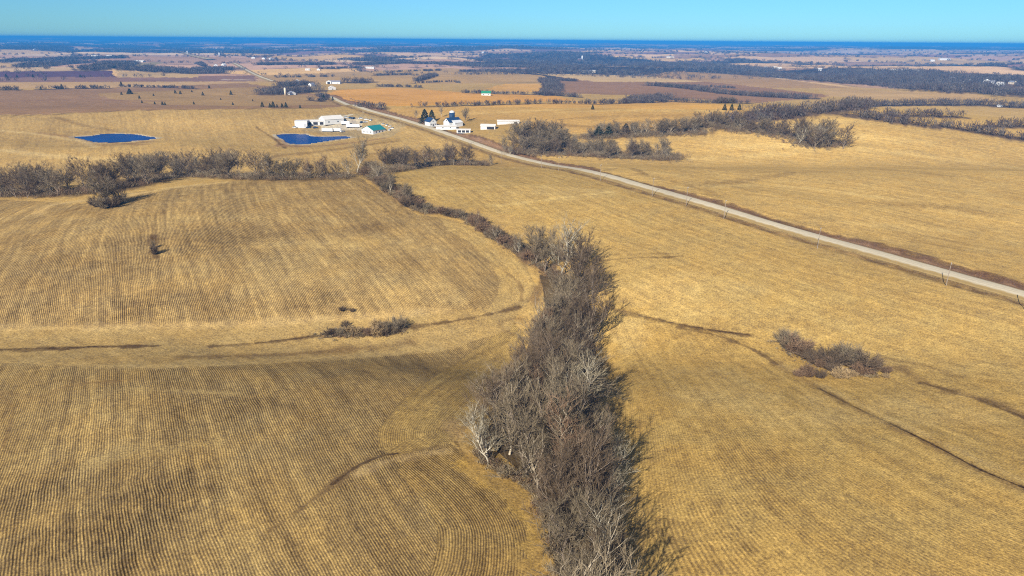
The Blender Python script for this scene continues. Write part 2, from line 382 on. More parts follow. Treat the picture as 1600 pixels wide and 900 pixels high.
# farmsteads' rough grass
paint([(640, 188), (760, 186), (830, 196), (860, 215), (840, 238), (780, 232), (700, 205)], S(186, 150, 82), 1, 0.85)
paint([(470, 192), (500, 180), (560, 178), (640, 195), (610, 215), (560, 216), (520, 210), (470, 204)], S(190, 162, 104), 1, 0.9)
paint([(505, 186), (560, 184), (566, 196), (575, 203), (500, 205)], S(222, 204, 160), 1, 0.9)
# muddy pond margins
for pts_ in PONDS:
    cx_ = sum(p[0] for p in pts_) / len(pts_); cy_ = sum(p[1] for p in pts_) / len(pts_); ring = [(cx_ + (p[0] - cx_) * 1.04, cy_ + (p[1] - cy_) * 1.1) for p in pts_]
    stroke(ring + [ring[0]], S(196, 176, 132), 3.2, 0.9, 0.4, 0.4, smoothit=False); stroke([(p[0], p[1] + 3) for p in ring[-5:]], S(150, 112, 74), 5, 0.6, 0.7, 0.8)
# ditches, washes, tracks, then pale and dark bands over the slopes
dk = S(104, 80, 50); dk2 = S(130, 100, 60)
stroke([(-60, 549), (0, 547), (80, 546), (160, 542), (240, 541)], dk, 1.3, 0.8)
stroke([(60, 543), (150, 541), (250, 540)], dk, 0.7, 0.7)
stroke([(330, 541), (400, 537), (450, 531), (495, 525), (560, 518), (610, 515), (700, 503), (760, 492), (812, 480)], dk, 1.1, 0.8)
stroke([(285, 558), (350, 557), (440, 554), (540, 547), (640, 535)], dk2, 2.2, 0.6, 0.8)
stroke([(0, 512), (200, 510), (380, 506), (560, 495), (700, 485)], S(208, 172, 104), 2.5, 0.6, 0.8)
stroke([(0, 568), (250, 573), (500, 560), (690, 545)], S(200, 166, 98), 2.0, 0.5, 0.8)
stroke([(712, 697), (680, 698), (640, 706), (600, 712), (560, 728), (520, 756), (490, 780), (455, 806), (420, 830)], S(122, 96, 60), 1.0, 0.7, 0.8, 1.3, w1=0.5)
stroke([(700, 704), (640, 714), (600, 722), (560, 740)], S(206, 172, 108), 1.3, 0.6, 0.8)
stroke([(0, 612), (60, 620), (110, 602), (200, 594)], dk2, 0.6, 0.5, 0.8, 1.0)
stroke([(0, 618), (20, 640), (5, 700)], dk2, 0.5, 0.6)
stroke([(160, 720), (200, 705), (260, 700), (330, 690)], S(186, 156, 92), 2.5, 0.5, 0.9, 1.0)
stroke([(120, 640), (180, 610), (300, 612), (370, 615)], S(190, 158, 92), 1.0, 0.5, 0.9, 1.0)
stroke([(735, 722), (770, 755), (815, 800), (840, 850), (845, 920)], S(206, 164, 74), 2.4, 0.85, 0.8, 0.8)
stroke([(705, 660), (722, 690), (760, 735), (800, 775)], S(178, 146, 92), 2.6, 0.7, 0.8, 0.8)
stroke([(712, 690), (735, 722), (780, 762)], S(88, 66, 44), 0.5, 0.8)
stroke([(240, 368), (239, 385), (244, 402)], S(110, 84, 52), 1.6, 0.9)
stroke([(-20, 350), (40, 345), (100, 332), (150, 318), (200, 306)], dk2, 1.5, 0.6, 0.8)
stroke([(60, 335), (75, 322), (120, 315), (180, 312)], S(208, 172, 104), 3, 0.6, 0.8)
stroke([(200, 305), (280, 292), (350, 285)], S(214, 178, 106), 4, 0.7, 0.8)
stroke([(600, 372), (560, 380), (400, 385)], S(206, 170, 96), 5, 0.35, 0.9)
stroke([(750, 400), (790, 425), (812, 445), (815, 470)], dk2, 0.8, 0.6)
stroke([(815, 498), (790, 500), (780, 510), (800, 522)], dk2, 0.8, 0.6)
stroke([(835, 470), (842, 450), (850, 432)], S(120, 92, 60), 2.0, 0.6)
stroke([(935, 408), (990, 403), (1040, 402), (1066, 400)], dk, 0.9, 0.7, 0.8)
stroke([(930, 404), (960, 398), (1060, 396)], dk2, 0.8, 0.5)
stroke([(850, 300), (900, 310), (960, 305), (760, 322)], S(214, 178, 100), 2.5, 0.4, 0.9)
stroke([(775, 322), (860, 311), (960, 299)], S(222, 186, 106), 1.6, 0.7)
stroke([(955, 482), (1000, 494), (1060, 507), (1110, 516), (1170, 524)], dk, 1.2, 0.75)
stroke([(1060, 512), (1120, 524), (1180, 548), (1215, 570)], dk, 0.8, 0.75)
stroke([(1215, 570), (1290, 612), (1340, 640), (1400, 668), (1470, 703), (1530, 735), (1600, 764), (1700, 800)], dk2, 1.5, 0.6, w1=1.7)
stroke([(1280, 607), (1340, 638), (1400, 666), (1470, 701), (1530, 733), (1600, 762)], S(78, 58, 36), 0.5, 0.95, 0.3, 0.5)
stroke([(1000, 493), (1060, 506), (1110, 515), (1170, 523)], S(84, 62, 40), 0.5, 0.9, 0.3, 0.5)
stroke([(-20, 546), (80, 544), (160, 541)], S(78, 58, 38), 0.45, 0.9, 0.3, 0.5)
stroke([(400, 536), (450, 530), (495, 524)], S(78, 58, 38), 0.5, 0.9, 0.3, 0.5)
stroke([(620, 709), (600, 712), (560, 728), (520, 756)], S(70, 52, 38), 0.4, 0.9, 0.3, 0.6)
stroke([(1225, 572), (1300, 610), (1420, 668), (1600, 752)], S(214, 178, 104), 1.3, 0.5, 0.8)
stroke([(1405, 575), (1450, 600), (1500, 615), (1560, 632), (1620, 660)], dk2, 2.0, 0.75, 0.8)
stroke([(1440, 598), (1520, 622), (1600, 652)], S(96, 72, 44), 0.9, 0.75)
stroke([(1380, 560), (1440, 570), (1500, 590)], dk2, 1.2, 0.5, 0.8)
stroke([(940, 455), (980, 472), (975, 488)], dk2, 2.5, 0.4, 0.8)
stroke([(1085, 300), (1130, 290), (1180, 300)], dk2, 1.2, 0.2)
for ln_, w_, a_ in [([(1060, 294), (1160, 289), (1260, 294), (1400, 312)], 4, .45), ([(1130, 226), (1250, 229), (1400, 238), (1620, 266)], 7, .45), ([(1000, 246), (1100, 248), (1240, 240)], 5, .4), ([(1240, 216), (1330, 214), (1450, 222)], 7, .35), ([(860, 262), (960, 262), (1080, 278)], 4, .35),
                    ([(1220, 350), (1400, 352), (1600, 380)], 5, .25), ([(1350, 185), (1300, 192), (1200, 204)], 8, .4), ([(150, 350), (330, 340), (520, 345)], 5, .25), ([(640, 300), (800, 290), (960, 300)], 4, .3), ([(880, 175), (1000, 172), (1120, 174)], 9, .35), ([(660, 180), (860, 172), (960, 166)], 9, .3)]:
    stroke(ln_, S(232, 194, 112), w_, a_, 0.8, 0.6, 1.0)  # pale bands along the crests
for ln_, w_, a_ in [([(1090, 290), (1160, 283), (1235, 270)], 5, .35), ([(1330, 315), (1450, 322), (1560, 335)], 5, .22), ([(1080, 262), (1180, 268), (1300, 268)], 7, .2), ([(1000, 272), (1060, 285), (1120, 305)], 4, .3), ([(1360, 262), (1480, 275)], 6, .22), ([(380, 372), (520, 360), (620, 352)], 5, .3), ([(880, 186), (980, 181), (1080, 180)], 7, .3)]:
    stroke(ln_, dk2, w_, a_, 0.8, 0.8, 1.0)  # darker bands across the slopes and swales
# ground of the creek and the tree lines
litter = S(92, 76, 52)
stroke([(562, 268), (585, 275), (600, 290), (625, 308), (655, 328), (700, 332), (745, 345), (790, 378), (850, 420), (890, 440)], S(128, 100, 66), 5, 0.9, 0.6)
stroke([(735, 700), (780, 745), (820, 790), (850, 850), (860, 930)], S(188, 150, 78), 5, 0.9, 0.8, 0.8)
paint([(845, 430), (915, 440), (925, 490), (930, 560), (935, 640), (945, 700), (960, 760), (975, 830), (975, 1100), (880, 1100), (872, 900), (840, 770), (790, 715), (760, 690), (795, 640), (820, 570), (832, 520), (850, 480)], litter, 0.8, 0.92, 0.0)
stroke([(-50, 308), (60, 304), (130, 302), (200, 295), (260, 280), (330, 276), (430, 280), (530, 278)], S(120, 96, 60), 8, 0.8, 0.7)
stroke([(100, 262), (160, 268), (210, 277), (0, 280)], dk2, 3, 0.2)
stroke([(450, 205), (420, 222), (440, 245), (380, 262)], dk2, 2, 0.0)
stroke([(402, 200), (430, 218), (446, 232)], dk, 1.5, 0.7)
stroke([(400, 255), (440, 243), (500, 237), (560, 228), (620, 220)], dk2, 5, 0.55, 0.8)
stroke([(440, 228), (500, 228), (560, 222), (600, 216)], S(160, 122, 78), 6, 0.7, 0.6)
stroke([(590, 235), (640, 240), (560, 240)], dk2, 2, 0.4)
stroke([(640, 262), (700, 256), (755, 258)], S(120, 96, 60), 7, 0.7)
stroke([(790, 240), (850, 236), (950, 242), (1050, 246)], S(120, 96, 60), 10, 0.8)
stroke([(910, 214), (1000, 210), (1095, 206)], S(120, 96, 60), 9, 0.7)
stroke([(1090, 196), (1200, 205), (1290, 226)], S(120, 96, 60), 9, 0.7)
stroke([(870, 195), (930, 198), (980, 192), (1100, 186), (1200, 184)], dk2, 5, 0.5, 0.8)
stroke([(940, 266), (980, 262), (1010, 272)], dk2, 2, 0.5)
stroke([(0, 181), (60, 180), (200, 173), (300, 171), (500, 169)], dk, 3.0, 0.6, 0.8)
stroke([(90, 184), (130, 196), (175, 204)], dk2, 4, 0.5, 0.8)
stroke([(60, 208), (110, 214), (170, 223), (220, 226)], S(146, 108, 66), 5, 0.5, 0.9)
stroke([(0, 204), (60, 210), (130, 222), (150, 230)], S(222, 188, 116), 4, 0.6, 0.9)
stroke([(0, 234), (80, 243), (180, 250)], S(222, 188, 116), 5, 0.5, 0.9)
stroke([(0, 158), (120, 156), (250, 158)], S(150, 112, 84), 9, 0.5, 0.9)
stroke([(342, 124.5), (402, 125)], S(238, 218, 176), 6, 0.95, 0.3, 0.1)
# dark soil showing through in the left fields
soil = S(98, 76, 50)
for px, py, rx, ry, a in [(215, 480, 11, 9, .55), (250, 465, 30, 10, .4), (330, 480, 20, 12, .3), (300, 385, 12, 14, .5), (215, 385, 18, 12, .4), (360, 370, 30, 16, .3), (130, 830, 7, 9, .6), (230, 800, 9, 16, .6), (190, 850, 10, 9, .55),
                          (60, 860, 12, 8, .45), (480, 470, 14, 10, .4), (300, 760, 10, 10, .3), (90, 760, 10, 10, .4), (30, 480, 16, 10, .35), (1120, 850, 8, 14, .4), (1170, 720, 16, 14, .3), (1180, 790, 14, 12, .3), (350, 640, 20, 10, .3), (1060, 850, 8, 12, .35),
                          (130, 420, 30, 20, .3), (1130, 520, 15, 6, .4), (1470, 430, 25, 8, .25), (1420, 320, 40, 10, .25), (1250, 350, 40, 6, .25), (1210, 500, 50, 10, .2)]:
    blob(px, py, None, rx * 0.9, ry * 0.9, a * 1.0)
for px, py, rx, ry, a in [(420, 690, 10, 20, .25), (150, 690, 12, 16, .25), (500, 400, 40, 25, .3), (650, 450, 20, 12, .35), (560, 530, 16, 6, .4), (1150, 620, 25, 20, .3), (985, 520, 8, 12, .4), (1300, 640, 15, 12, .3), (870, 300, 30, 15, .3), (1080, 450, 30, 12, .3), (1440, 640, 16, 12, .35)]:
    blob(px, py, S(226, 190, 112), rx, ry, a)

# ---- tree belts and woods too many to count: (line of their feet, width m, height m)
WOODS = [
 ([(1100, 188), (1150, 193), (1200, 201), (1245, 212)], 13, 9), ([(1180, 180), (1240, 177), (1290, 173), (1345, 168)], 30, 10), ([(1130, 186), (1200, 187), (1260, 180)], 12, 9),
 ([(1170, 162), (1100, 161), (1050, 159), (1000, 161), (930, 163)], 18, 7), ([(1000, 158), (1040, 154)], 60, 11), ([(1340, 167), (1400, 165), (1480, 164), (1562, 165)], 26, 11),
 ([(1562, 167), (1680, 170)], 26, 11), ([(1330, 181), (1380, 187), (1440, 196), (1455, 198)], 22, 9), ([(1380, 180), (1450, 182), (1510, 184)], 12, 8),
 ([(1470, 197), (1520, 205), (1570, 214), (1630, 224)], 15, 8), ([(1540, 198), (1680, 198)], 14, 8), ([(645, 167), (700, 166), (780, 164), (850, 162), (930, 163)], 9, 6),
 ([(560, 167), (603, 170)], 12, 7), ([(418, 147), (450, 145), (490, 142)], 60, 12), ([(440, 135), (470, 132), (492, 134)], 40, 10), ([(482, 157), (505, 159)], 12, 7), ([(500, 150), (512, 155)], 14, 8),
 ([(545, 129), (572, 129)], 50, 12), ([(650, 127), (677, 119)], 24, 9), ([(590, 135), (660, 137)], 12, 6), ([(725, 145), (780, 147), (850, 148), (905, 152)], 16, 7),
 ([(858, 149), (864, 136), (852, 124)], 40, 8), ([(60, 140), (100, 139), (170, 138)], 12, 7), ([(185, 136), (250, 137), (310, 139)], 10, 6), ([(-40, 140), (30, 141)], 14, 8),
 ([(50, 104), (90, 101), (130, 97)], 110, 12), ([(140, 109), (170, 105), (190, 99)], 100, 12), ([(215, 108), (260, 111), (300, 113), (322, 115)], 130, 12), ([(320, 109), (362, 108)], 90, 10),
 ([(1010, 101), (1100, 105), (1180, 111)], 170, 12), ([(1180, 117), (1240, 121), (1320, 127), (1400, 133), (1480, 139), (1620, 147)], 150, 12), ([(1330, 116), (1450, 120), (1620, 128)], 260, 12),
 ([(1380, 126), (1460, 128), (1500, 133)], 150, 12), ([(1010, 133), (1070, 138), (1130, 146), (1200, 151)], 26, 9), ([(1200, 151), (1262, 154)], 44, 10), ([(1040, 135), (1090, 135), (1150, 138)], 12, 5),
 ([(700, 101), (780, 104), (860, 105), (940, 104)], 90, 10), ([(850, 103), (880, 109)], 110, 10), ([(560, 101), (620, 99), (700, 100)], 70, 10), ([(405, 101), (520, 101)], 60, 10), ([(720, 112), (800, 111)], 30, 8),
 ([(585, 118), (640, 117)], 20, 7), ([(870, 125), (900, 127)], 20, 7), ([(500, 108), (560, 106)], 20, 8), ([(0, 96), (60, 94), (190, 90)], 90, 10), ([(430, 121), (520, 120)], 8, 6), ([(690, 110), (600, 113)], 8, 6),
 ([(940, 111), (1000, 116)], 30, 9), ([(880, 114), (930, 113)], 24, 8), ([(640, 131), (700, 128), (720, 130)], 6, 5), ([(320, 104), (310, 100)], 20, 8)]
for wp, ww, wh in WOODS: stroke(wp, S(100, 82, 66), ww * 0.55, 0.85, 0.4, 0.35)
# ---- road line and its verges
ROAD = [(508, 149), (545, 163), (580, 174), (620, 184.5), (660, 196.5), (700, 210), (740, 224), (780, 238.5), (820, 249.5), (860, 258.5), (900, 264.5), (950, 275.5), (1000, 290.5), (1060, 307), (1130, 327), (1200, 349.5), (1278, 372), (1375, 398), (1480, 428), (1600, 461), (1760, 506)]
rp = smooth_line(ROAD, 8); rx_, ry_, _ = P(rp[:, 0], rp[:, 1])
# smooth the line on the land
for _ in range(6):
    rx_[1:-1] = (rx_[:-2] + 2 * rx_[1:-1] + rx_[2:]) / 4; ry_[1:-1] = (ry_[:-2] + 2 * ry_[1:-1] + ry_[2:]) / 4
rs = np.concatenate([[0], np.cumsum(np.hypot(np.diff(rx_), np.diff(ry_)))])
ss = np.arange(0, rs[-1], 4.0); RX = np.interp(ss, rs, rx_); RY = np.interp(ss, rs, ry_)
s = np.where((GR < 2500) & (GR > 200) & front & (GX > -600))[0]
d = np.full(len(s), 1e9); arc = np.zeros(len(s)); side = np.zeros(len(s))
X6, Y6 = RX[::6], RY[::6]
near = np.zeros(len(s), bool)
d, arc, side = seg_dist(GX[s], GY[s], X6, Y6)
nz = N3(GX[s] / 5, GY[s] / 5) - 0.5; nl = N4(GX[s] / 60, GY[s] / 60) - 0.5
fall = sst(0, 60, ss[-1] - arc)
near_side = (side < 0)       # the camera's side
wv = np.where(near_side, 9.5, 14 + 16 * nl) 
al = (1 - sst(0.85, 1.1, (d + nz * 5) / wv))
c = np.where(near_side[:, None], S(142, 112, 66), S(158, 122, 84))
COL[s] = COL[s] * (1 - al[:, None]) + c * al[:, None]; AMP[s] *= (1 - al)
al = (1 - sst(0.6, 1.3, np.abs(d + nz * 3 - wv) / 2.2)) * np.where(near_side, 0.35, 0.75)
COL[s] = COL[s] * (1 - al[:, None]) + S(104, 76, 54) * al[:, None]
al = (1 - sst(0.7, 1.2, (d + nz * 2) / 7.0)) * 0.7
COL[s] = COL[s] * (1 - al[:, None]) + S(176, 150, 92) * al[:, None]
zroad = terrain(RX, RY)
for _ in range(2): zroad = np.convolve(np.pad(zroad, 3, 'edge'), np.ones(7) / 7, 'valid')
wr_ = 1 - sst(6, 30, d); GZ[s] = GZ[s] * (1 - wr_) + (np.interp(arc, ss, zroad) - 0.25) * wr_
ditch = np.exp(-((d - 10.5) / 3.5) ** 2) * -0.6 + np.exp(-((d - wv - 3) / 3) ** 2) * 0.4
rb = (1 - sst(3.6, 8, d)) * 0.5
GZ[s] += ditch + rb

COL *= np.array([1.10, 1.15, 1.26])
faces = []
i = np.arange(nr - 1)[:, None] * na; j = np.arange(na)[None, :]
q = np.stack([i + j, i + (j + 1) % na, i + na + (j + 1) % na, i + na + j], -1).reshape(-1, 4)
q = q[:, ::-1]
me = raw_mesh('ground', np.stack([GX, GY, GZ], 1), q, smooth=True)
at = me.attributes.new('base', 'FLOAT_COLOR', 'POINT')
at.data.foreach_set('color', np.concatenate([COL, SOIL[:, None]], 1).astype(np.float32).ravel())
at = me.attributes.new('rowco', 'FLOAT_VECTOR', 'POINT')
at.data.foreach_set('vector', np.stack([U, V, AMP], 1).astype(np.float32).ravel())

class NT:
    def __init__(s, name):
        s.m = bpy.data.materials.new(name); s.m.use_nodes = True; s.t = s.m.node_tree; s.b = s.t.nodes['Principled BSDF']
    def n(s, t, **kw):
        x = s.t.nodes.new(t)
        for k, v in kw.items(): setattr(x, k, v)
        return x
    def put(s, sock, v):
        if hasattr(v, 'is_output') or isinstance(v, bpy.types.NodeSocket): s.t.links.new(v, sock)
        else: sock.default_value = v
    def math(s, op, a, b=0.0, c=0.0, clamp=False):
        x = s.n('ShaderNodeMath', operation=op, use_clamp=clamp); s.put(x.inputs[0], a); s.put(x.inputs[1], b); s.put(x.inputs[2], c); return x.outputs[0]
    def noise(s, vec, scale, detail=2.0, rough=0.5):
        x = s.n('ShaderNodeTexNoise'); s.put(x.inputs['Vector'], vec); x.inputs['Scale'].default_value = scale; x.inputs['Detail'].default_value = detail; x.inputs['Roughness'].default_value = rough; return x.outputs['Fac']
    def rng(s, v, a, b, c, d):
        x = s.n('ShaderNodeMapRange'); s.put(x.inputs[0], v)
        for k, q in enumerate((a, b, c, d)): x.inputs[k + 1].default_value = q
        return x.outputs[0]
    def mix(s, f, a, b, mode='MIX'):
        x = s.n('ShaderNodeMix', data_type='RGBA', blend_type=mode); s.put(x.inputs[0], f)
        s.put(x.inputs[6], a if isinstance(a, bpy.types.NodeSocket) else (*a[:3], 1)); s.put(x.inputs[7], b if isinstance(b, bpy.types.NodeSocket) else (*b[:3], 1)); return x.outputs[2]
    def vscale(s, c, f):
        x = s.n('ShaderNodeVectorMath', operation='SCALE'); s.put(x.inputs[0], c); s.put(x.inputs[3], f); return x.outputs[0]
def ground_mat():
    k = NT('field_ground')
    ba = k.n('ShaderNodeAttribute', attribute_name='base'); base = ba.outputs['Color']; soil = ba.outputs['Alpha']
    rc = k.n('ShaderNodeAttribute', attribute_name='rowco').outputs['Vector']
    sp = k.n('ShaderNodeSeparateXYZ'); k.put(sp.inputs[0], rc); u, v, amp = sp.outputs
    geo = k.n('ShaderNodeNewGeometry').outputs['Position']
    # rows: stubble lines with bare soil between, wandering and broken up
    wob = k.math('MULTIPLY', k.math('SUBTRACT', k.noise(geo, 0.12, 2), 0.5), 0.9)
    uu = k.math('ADD', u, wob)
    s1 = k.math('SINE', k.math('MULTIPLY', uu, 2 * math.pi / 0.52))
    s1 = k.rng(s1, -0.6, 0.6, 0.0, 1.0)
    s8 = k.rng(k.math('SINE', k.math('MULTIPLY', uu, 2 * math.pi / 4.16)), 0.55, 1.0, 0.0, 1.0)
    def rv(su, sv, detail=2.0, rough=0.5):
        cx = k.n('ShaderNodeCombineXYZ'); k.put(cx.inputs[0], k.math('MULTIPLY', uu, su)); k.put(cx.inputs[1], k.math('MULTIPLY', v, sv)); return k.noise(cx.outputs[0], 1.0, detail, rough)
    st1 = rv(0.55, 0.05, 3, 0.6); st2 = rv(0.16, 0.006, 3, 0.6); st3 = rv(1.43, 0.30, 3, 0.7)
    mot = k.noise(geo, 0.035, 6, 0.62); spk = k.noise(geo, 1.9, 5, 0.85); spk2 = k.noise(geo, 0.32, 4, 0.7); mot2 = k.noise(geo, 0.006, 5, 0.6)
    # how dark the gaps are
    gap = k.math('MULTIPLY', amp, k.rng(k.math('ADD', k.math('MULTIPLY', st2, 0.5), k.math('MULTIPLY', mot, 0.5)), 0.34, 0.64, 0.86, 0.45))
    gap = k.math('ADD', gap, k.math('MULTIPLY', soil, 0.5))
    gap = k.math('MULTIPLY', gap, k.rng(st3, 0.35, 0.62, 1.15, 0.72))
    f = k.math('SUBTRACT', 1.0, k.math('MULTIPLY', k.math('SUBTRACT', 1.0, s1), k.math('MULTIPLY', gap, 0.85)))
    f = k.math('MULTIPLY', f, k.math('ADD', 1.0, k.math('MULTIPLY', k.math('MULTIPLY', s8, amp), 0.10)))
    f = k.math('MULTIPLY', f, k.math('ADD', 1.0, k.math('MULTIPLY', k.rng(st1, 0.3, 0.7, -0.26, 0.22), k.math('ADD', k.math('MULTIPLY', amp, 0.6), 0.4))))
    f = k.math('MULTIPLY', f, k.math('ADD', 1.0, k.math('MULTIPLY', k.rng(st2, 0.3, 0.7, -0.13, 0.12), k.math('ADD', k.math('MULTIPLY', amp, 0.5), 0.5))))
    f = k.math('MULTIPLY', f, k.rng(spk, 0.33, 0.67, 0.42, 1.58))
    f = k.math('MULTIPLY', f, k.rng(spk2, 0.3, 0.7, 0.80, 1.20))
    f = k.math('MULTIPLY', f, k.rng(mot, 0.25, 0.75, 0.92, 1.08))
    f = k.math('MULTIPLY', f, k.rng(mot2, 0.25, 0.75, 0.88, 1.12))
    f = k.math('MULTIPLY', f, k.math('SUBTRACT', 1.0, k.math('MULTIPLY', soil, k.rng(spk2, 0.3, 0.6, 0.5, 0.1))))
    f = k.math('MAXIMUM', f, 0.12)
    c = k.vscale(base, f)
    # darker means barer: shift to soil brown
    soilc = k.mix(1.0, c, (0.92, 0.90, 1.12), 'MULTIPLY')
    c = k.mix(k.rng(f, 0.95, 0.5, 0.0, 1.0), c, soilc)
    hue = k.noise(geo, 0.09, 3)
    c = k.mix(k.rng(hue, 0.35, 0.65, 0.0, 1.0), k.mix(1.0, c, (1.03, 0.985, 0.94), 'MULTIPLY'), k.mix(1.0, c, (0.99, 0.995, 1.05), 'MULTIPLY'))
    k.put(k.b.inputs['Base Color'], c); k.b.inputs['Roughness'].default_value = 1.0; k.b.inputs['Specular IOR Level'].default_value = 0.0
    bmp = k.n('ShaderNodeBump'); bmp.inputs['Strength'].default_value = 0.5; bmp.inputs['Distance'].default_value = 0.25
    hgt = k.math('ADD', k.math('MULTIPLY', k.math('MULTIPLY', s1, amp), 0.35), k.math('ADD', spk, k.math('MULTIPLY', spk2, 1.2)))
    k.put(bmp.inputs['Height'], hgt); k.put(k.b.inputs['Normal'], bmp.outputs[0])
    return k.m
ground = link('ground', me, ground_mat()); tag(ground, kind='structure')

def pmat(name, c, rough=0.8, var=0.12, scale=0.8, spec=0.2, metal=0.0, objvar=0.0):
    k = NT(name); geo = k.n('ShaderNodeNewGeometry').outputs['Position']
    f = k.rng(k.noise(geo, scale, 4, 0.6), 0.25, 0.75, 1 - var, 1 + var)
    if objvar:
        oi = k.n('ShaderNodeObjectInfo').outputs['Random']; f = k.math('MULTIPLY', f, k.rng(oi, 0, 1, 1 - objvar, 1 + objvar))
    cc = k.n('ShaderNodeRGB'); cc.outputs[0].default_value = (*[float(q) for q in c[:3]], 1)
    k.put(k.b.inputs['Base Color'], k.vscale(cc.outputs[0], f))
    k.b.inputs['Roughness'].default_value = rough; k.b.inputs['Specular IOR Level'].default_value = spec; k.b.inputs['Metallic'].default_value = metal
    return k.m
# ---------------------------------------------------------------- road
def tz(x, y, pad=0.0):
    return terrain(np.atleast_1d(x), np.atleast_1d(y))
def ribbon(name, X, Y, hw, lift, mat, skirt=2.0):
    T = np.stack([np.gradient(X), np.gradient(Y)], 1); T /= np.linalg.norm(T, axis=1)[:, None]; Nn = np.stack([-T[:, 1], T[:, 0]], 1)
    offs = [-hw - skirt, -hw, -hw * 0.33, 0, hw * 0.33, hw, hw + skirt]; zo = [-0.7, 0, .06, .09, .06, 0, -0.7]
    zc = terrain(X, Y); 
    for _ in range(2): zc = np.convolve(np.pad(zc, 3, 'edge'), np.ones(7) / 7, 'valid')
    V = []; n = len(offs)
    for o, z in zip(offs, zo): V.append(np.stack([X + Nn[:, 0] * o, Y + Nn[:, 1] * o, zc + lift + z], 1))
    V = np.stack(V, 1).reshape(-1, 3); m = len(X)
    i = np.arange(m - 1)[:, None] * n; j = np.arange(n - 1)[None, :]
    q = np.stack([i + j, i + n + j, i + n + j + 1, i + j + 1], -1).reshape(-1, 4)[:, ::-1]
    me = raw_mesh(name, V, q, smooth=True); o = link(name, me, mat)
    att = me.attributes.new('across', 'FLOAT', 'POINT'); att.data.foreach_set('value', np.tile(np.array(offs, np.float32), m))
    return tag(o, kind='structure')
def gravel():
    k = NT('gravel_road'); geo = k.n('ShaderNodeNewGeometry').outputs['Position']
    ac = k.n('ShaderNodeAttribute', attribute_name='across').outputs['Fac']
    wheel = k.rng(k.math('COSINE', k.math('MULTIPLY', ac, 2 * math.pi / 2.0)), -1, 1, 0.93, 1.05)
    f = k.math('MULTIPLY', wheel, k.rng(k.noise(geo, 0.5, 5, 0.7), 0.3, 0.7, 0.88, 1.1)); f = k.math('MULTIPLY', f, k.rng(k.noise(geo, 0.05, 3), 0.3, 0.7, 0.92, 1.06))
    edge = k.rng(k.math('ADD', k.math('ABSOLUTE', ac), k.math('MULTIPLY', k.math('SUBTRACT', k.noise(geo, 0.25, 4, 0.7), 0.5), 3.0)), 3.0, 4.2, 0.0, 1.0)
    c = k.mix(edge, tuple(S(228, 212, 176)), tuple(S(180, 152, 98)))
    k.put(k.b.inputs['Base Color'], k.vscale(c, f)); k.b.inputs['Roughness'].default_value = 1.0; k.b.inputs['Specular IOR Level'].default_value = 0
    return k.m
m_gravel = gravel()
ribbon('gravel_road', RX, RY, 3.7, 0.55, m_gravel, 2.5)
def lane(name, pts, hw, lift=0.5):
    p = smooth_line(pts, 6); X, Y, _ = P(p[:, 0], p[:, 1])
    s_ = np.concatenate([[0], np.cumsum(np.hypot(np.diff(X), np.diff(Y)))]); t = np.linspace(0, s_[-1], max(8, int(s_[-1] / 12)))
    return ribbon(name, np.interp(t, s_, X), np.interp(t, s_, Y), hw, lift, m_gravel, hw * 0.5)
lane('farm_lane', [(574, 173.5), (560, 176.5), (545, 180), (530, 183.5), (520, 186)], 3.0, 0.35)
lane('distant_road', [(425, 127), (412, 122.5), (395, 115), (382, 108), (372, 102), (366, 99)], 7, 1.2)
lane('distant_road', [(330, 94), (318, 91), (300, 87), (285, 82), (268, 78)], 16, 3.0)

# ---------------------------------------------------------------- ponds
def water_mat():
    k = NT('pond_water'); geo = k.n('ShaderNodeNewGeometry').outputs['Position']
    f = k.rng(k.noise(geo, 0.05, 3), 0.3, 0.7, 0.85, 1.15)
    cc = k.n('ShaderNodeRGB'); cc.outputs[0].default_value = (0.0004, 0.040, 0.17, 1)
    k.put(k.b.inputs['Base Color'], k.vscale(cc.outputs[0], f)); k.b.inputs['Roughness'].default_value = 0.25; k.b.inputs['IOR'].default_value = 1.12; k.b.inputs['Specular IOR Level'].default_value = 0.06
    b = k.n('ShaderNodeBump'); b.inputs['Strength'].default_value = 0.4; b.inputs['Distance'].default_value = 0.2; k.put(b.inputs['Height'], k.noise(geo, 1.2, 3)); k.put(k.b.inputs['Normal'], b.outputs[0])
    return k.m
m_water = water_mat()
for X, Y, lv, cx, cy in PC:
    # shore polygon as a fan
    n = len(X); p = smooth_line(list(zip(X, Y)) + [(X[0], Y[0])], 5)[:-1]; n = len(p)
    V = np.concatenate([[[cx, cy, lv]], np.concatenate([(p - [cx, cy]) * 1.03 + [cx, cy], np.full((n, 1), lv)], 1)])
    t = [(0, 1 + k, 1 + (k + 1) % n) for k in range(n)]
    me = raw_mesh('pond_water', V, None, t); o = link('pond_water', me, m_water); tag(o, kind='structure')
    if me.polygons[0].normal.z < 0: me.flip_normals()

# ---------------------------------------------------------------- haze: the air over the whole land
hb = MB(); hb.box(-70000, 70000, -70000, 70000, -60, CAM_H + 14)
hm = bpy.data.materials.new('haze_air'); hm.use_nodes = True; ht = hm.node_tree; ht.nodes.clear()
ho = ht.nodes.new('ShaderNodeOutputMaterial'); hv = ht.nodes.new('ShaderNodeVolumePrincipled')
hv.inputs['Color'].default_value = (0.05, 0.35, 0.80, 1); hv.inputs['Density'].default_value = HAZE_DENSITY; hv.inputs['Anisotropy'].default_value = -0.1
hv.inputs['Absorption Color'].default_value = (0.0, 0.0, 0.0, 1)
ht.links.new(hv.outputs[0], ho.inputs['Volume'])
haze = hb.build('haze', hm); tag(haze, 'thin blue air over the whole plain, thickening towards the horizon', None, None, 'stuff')

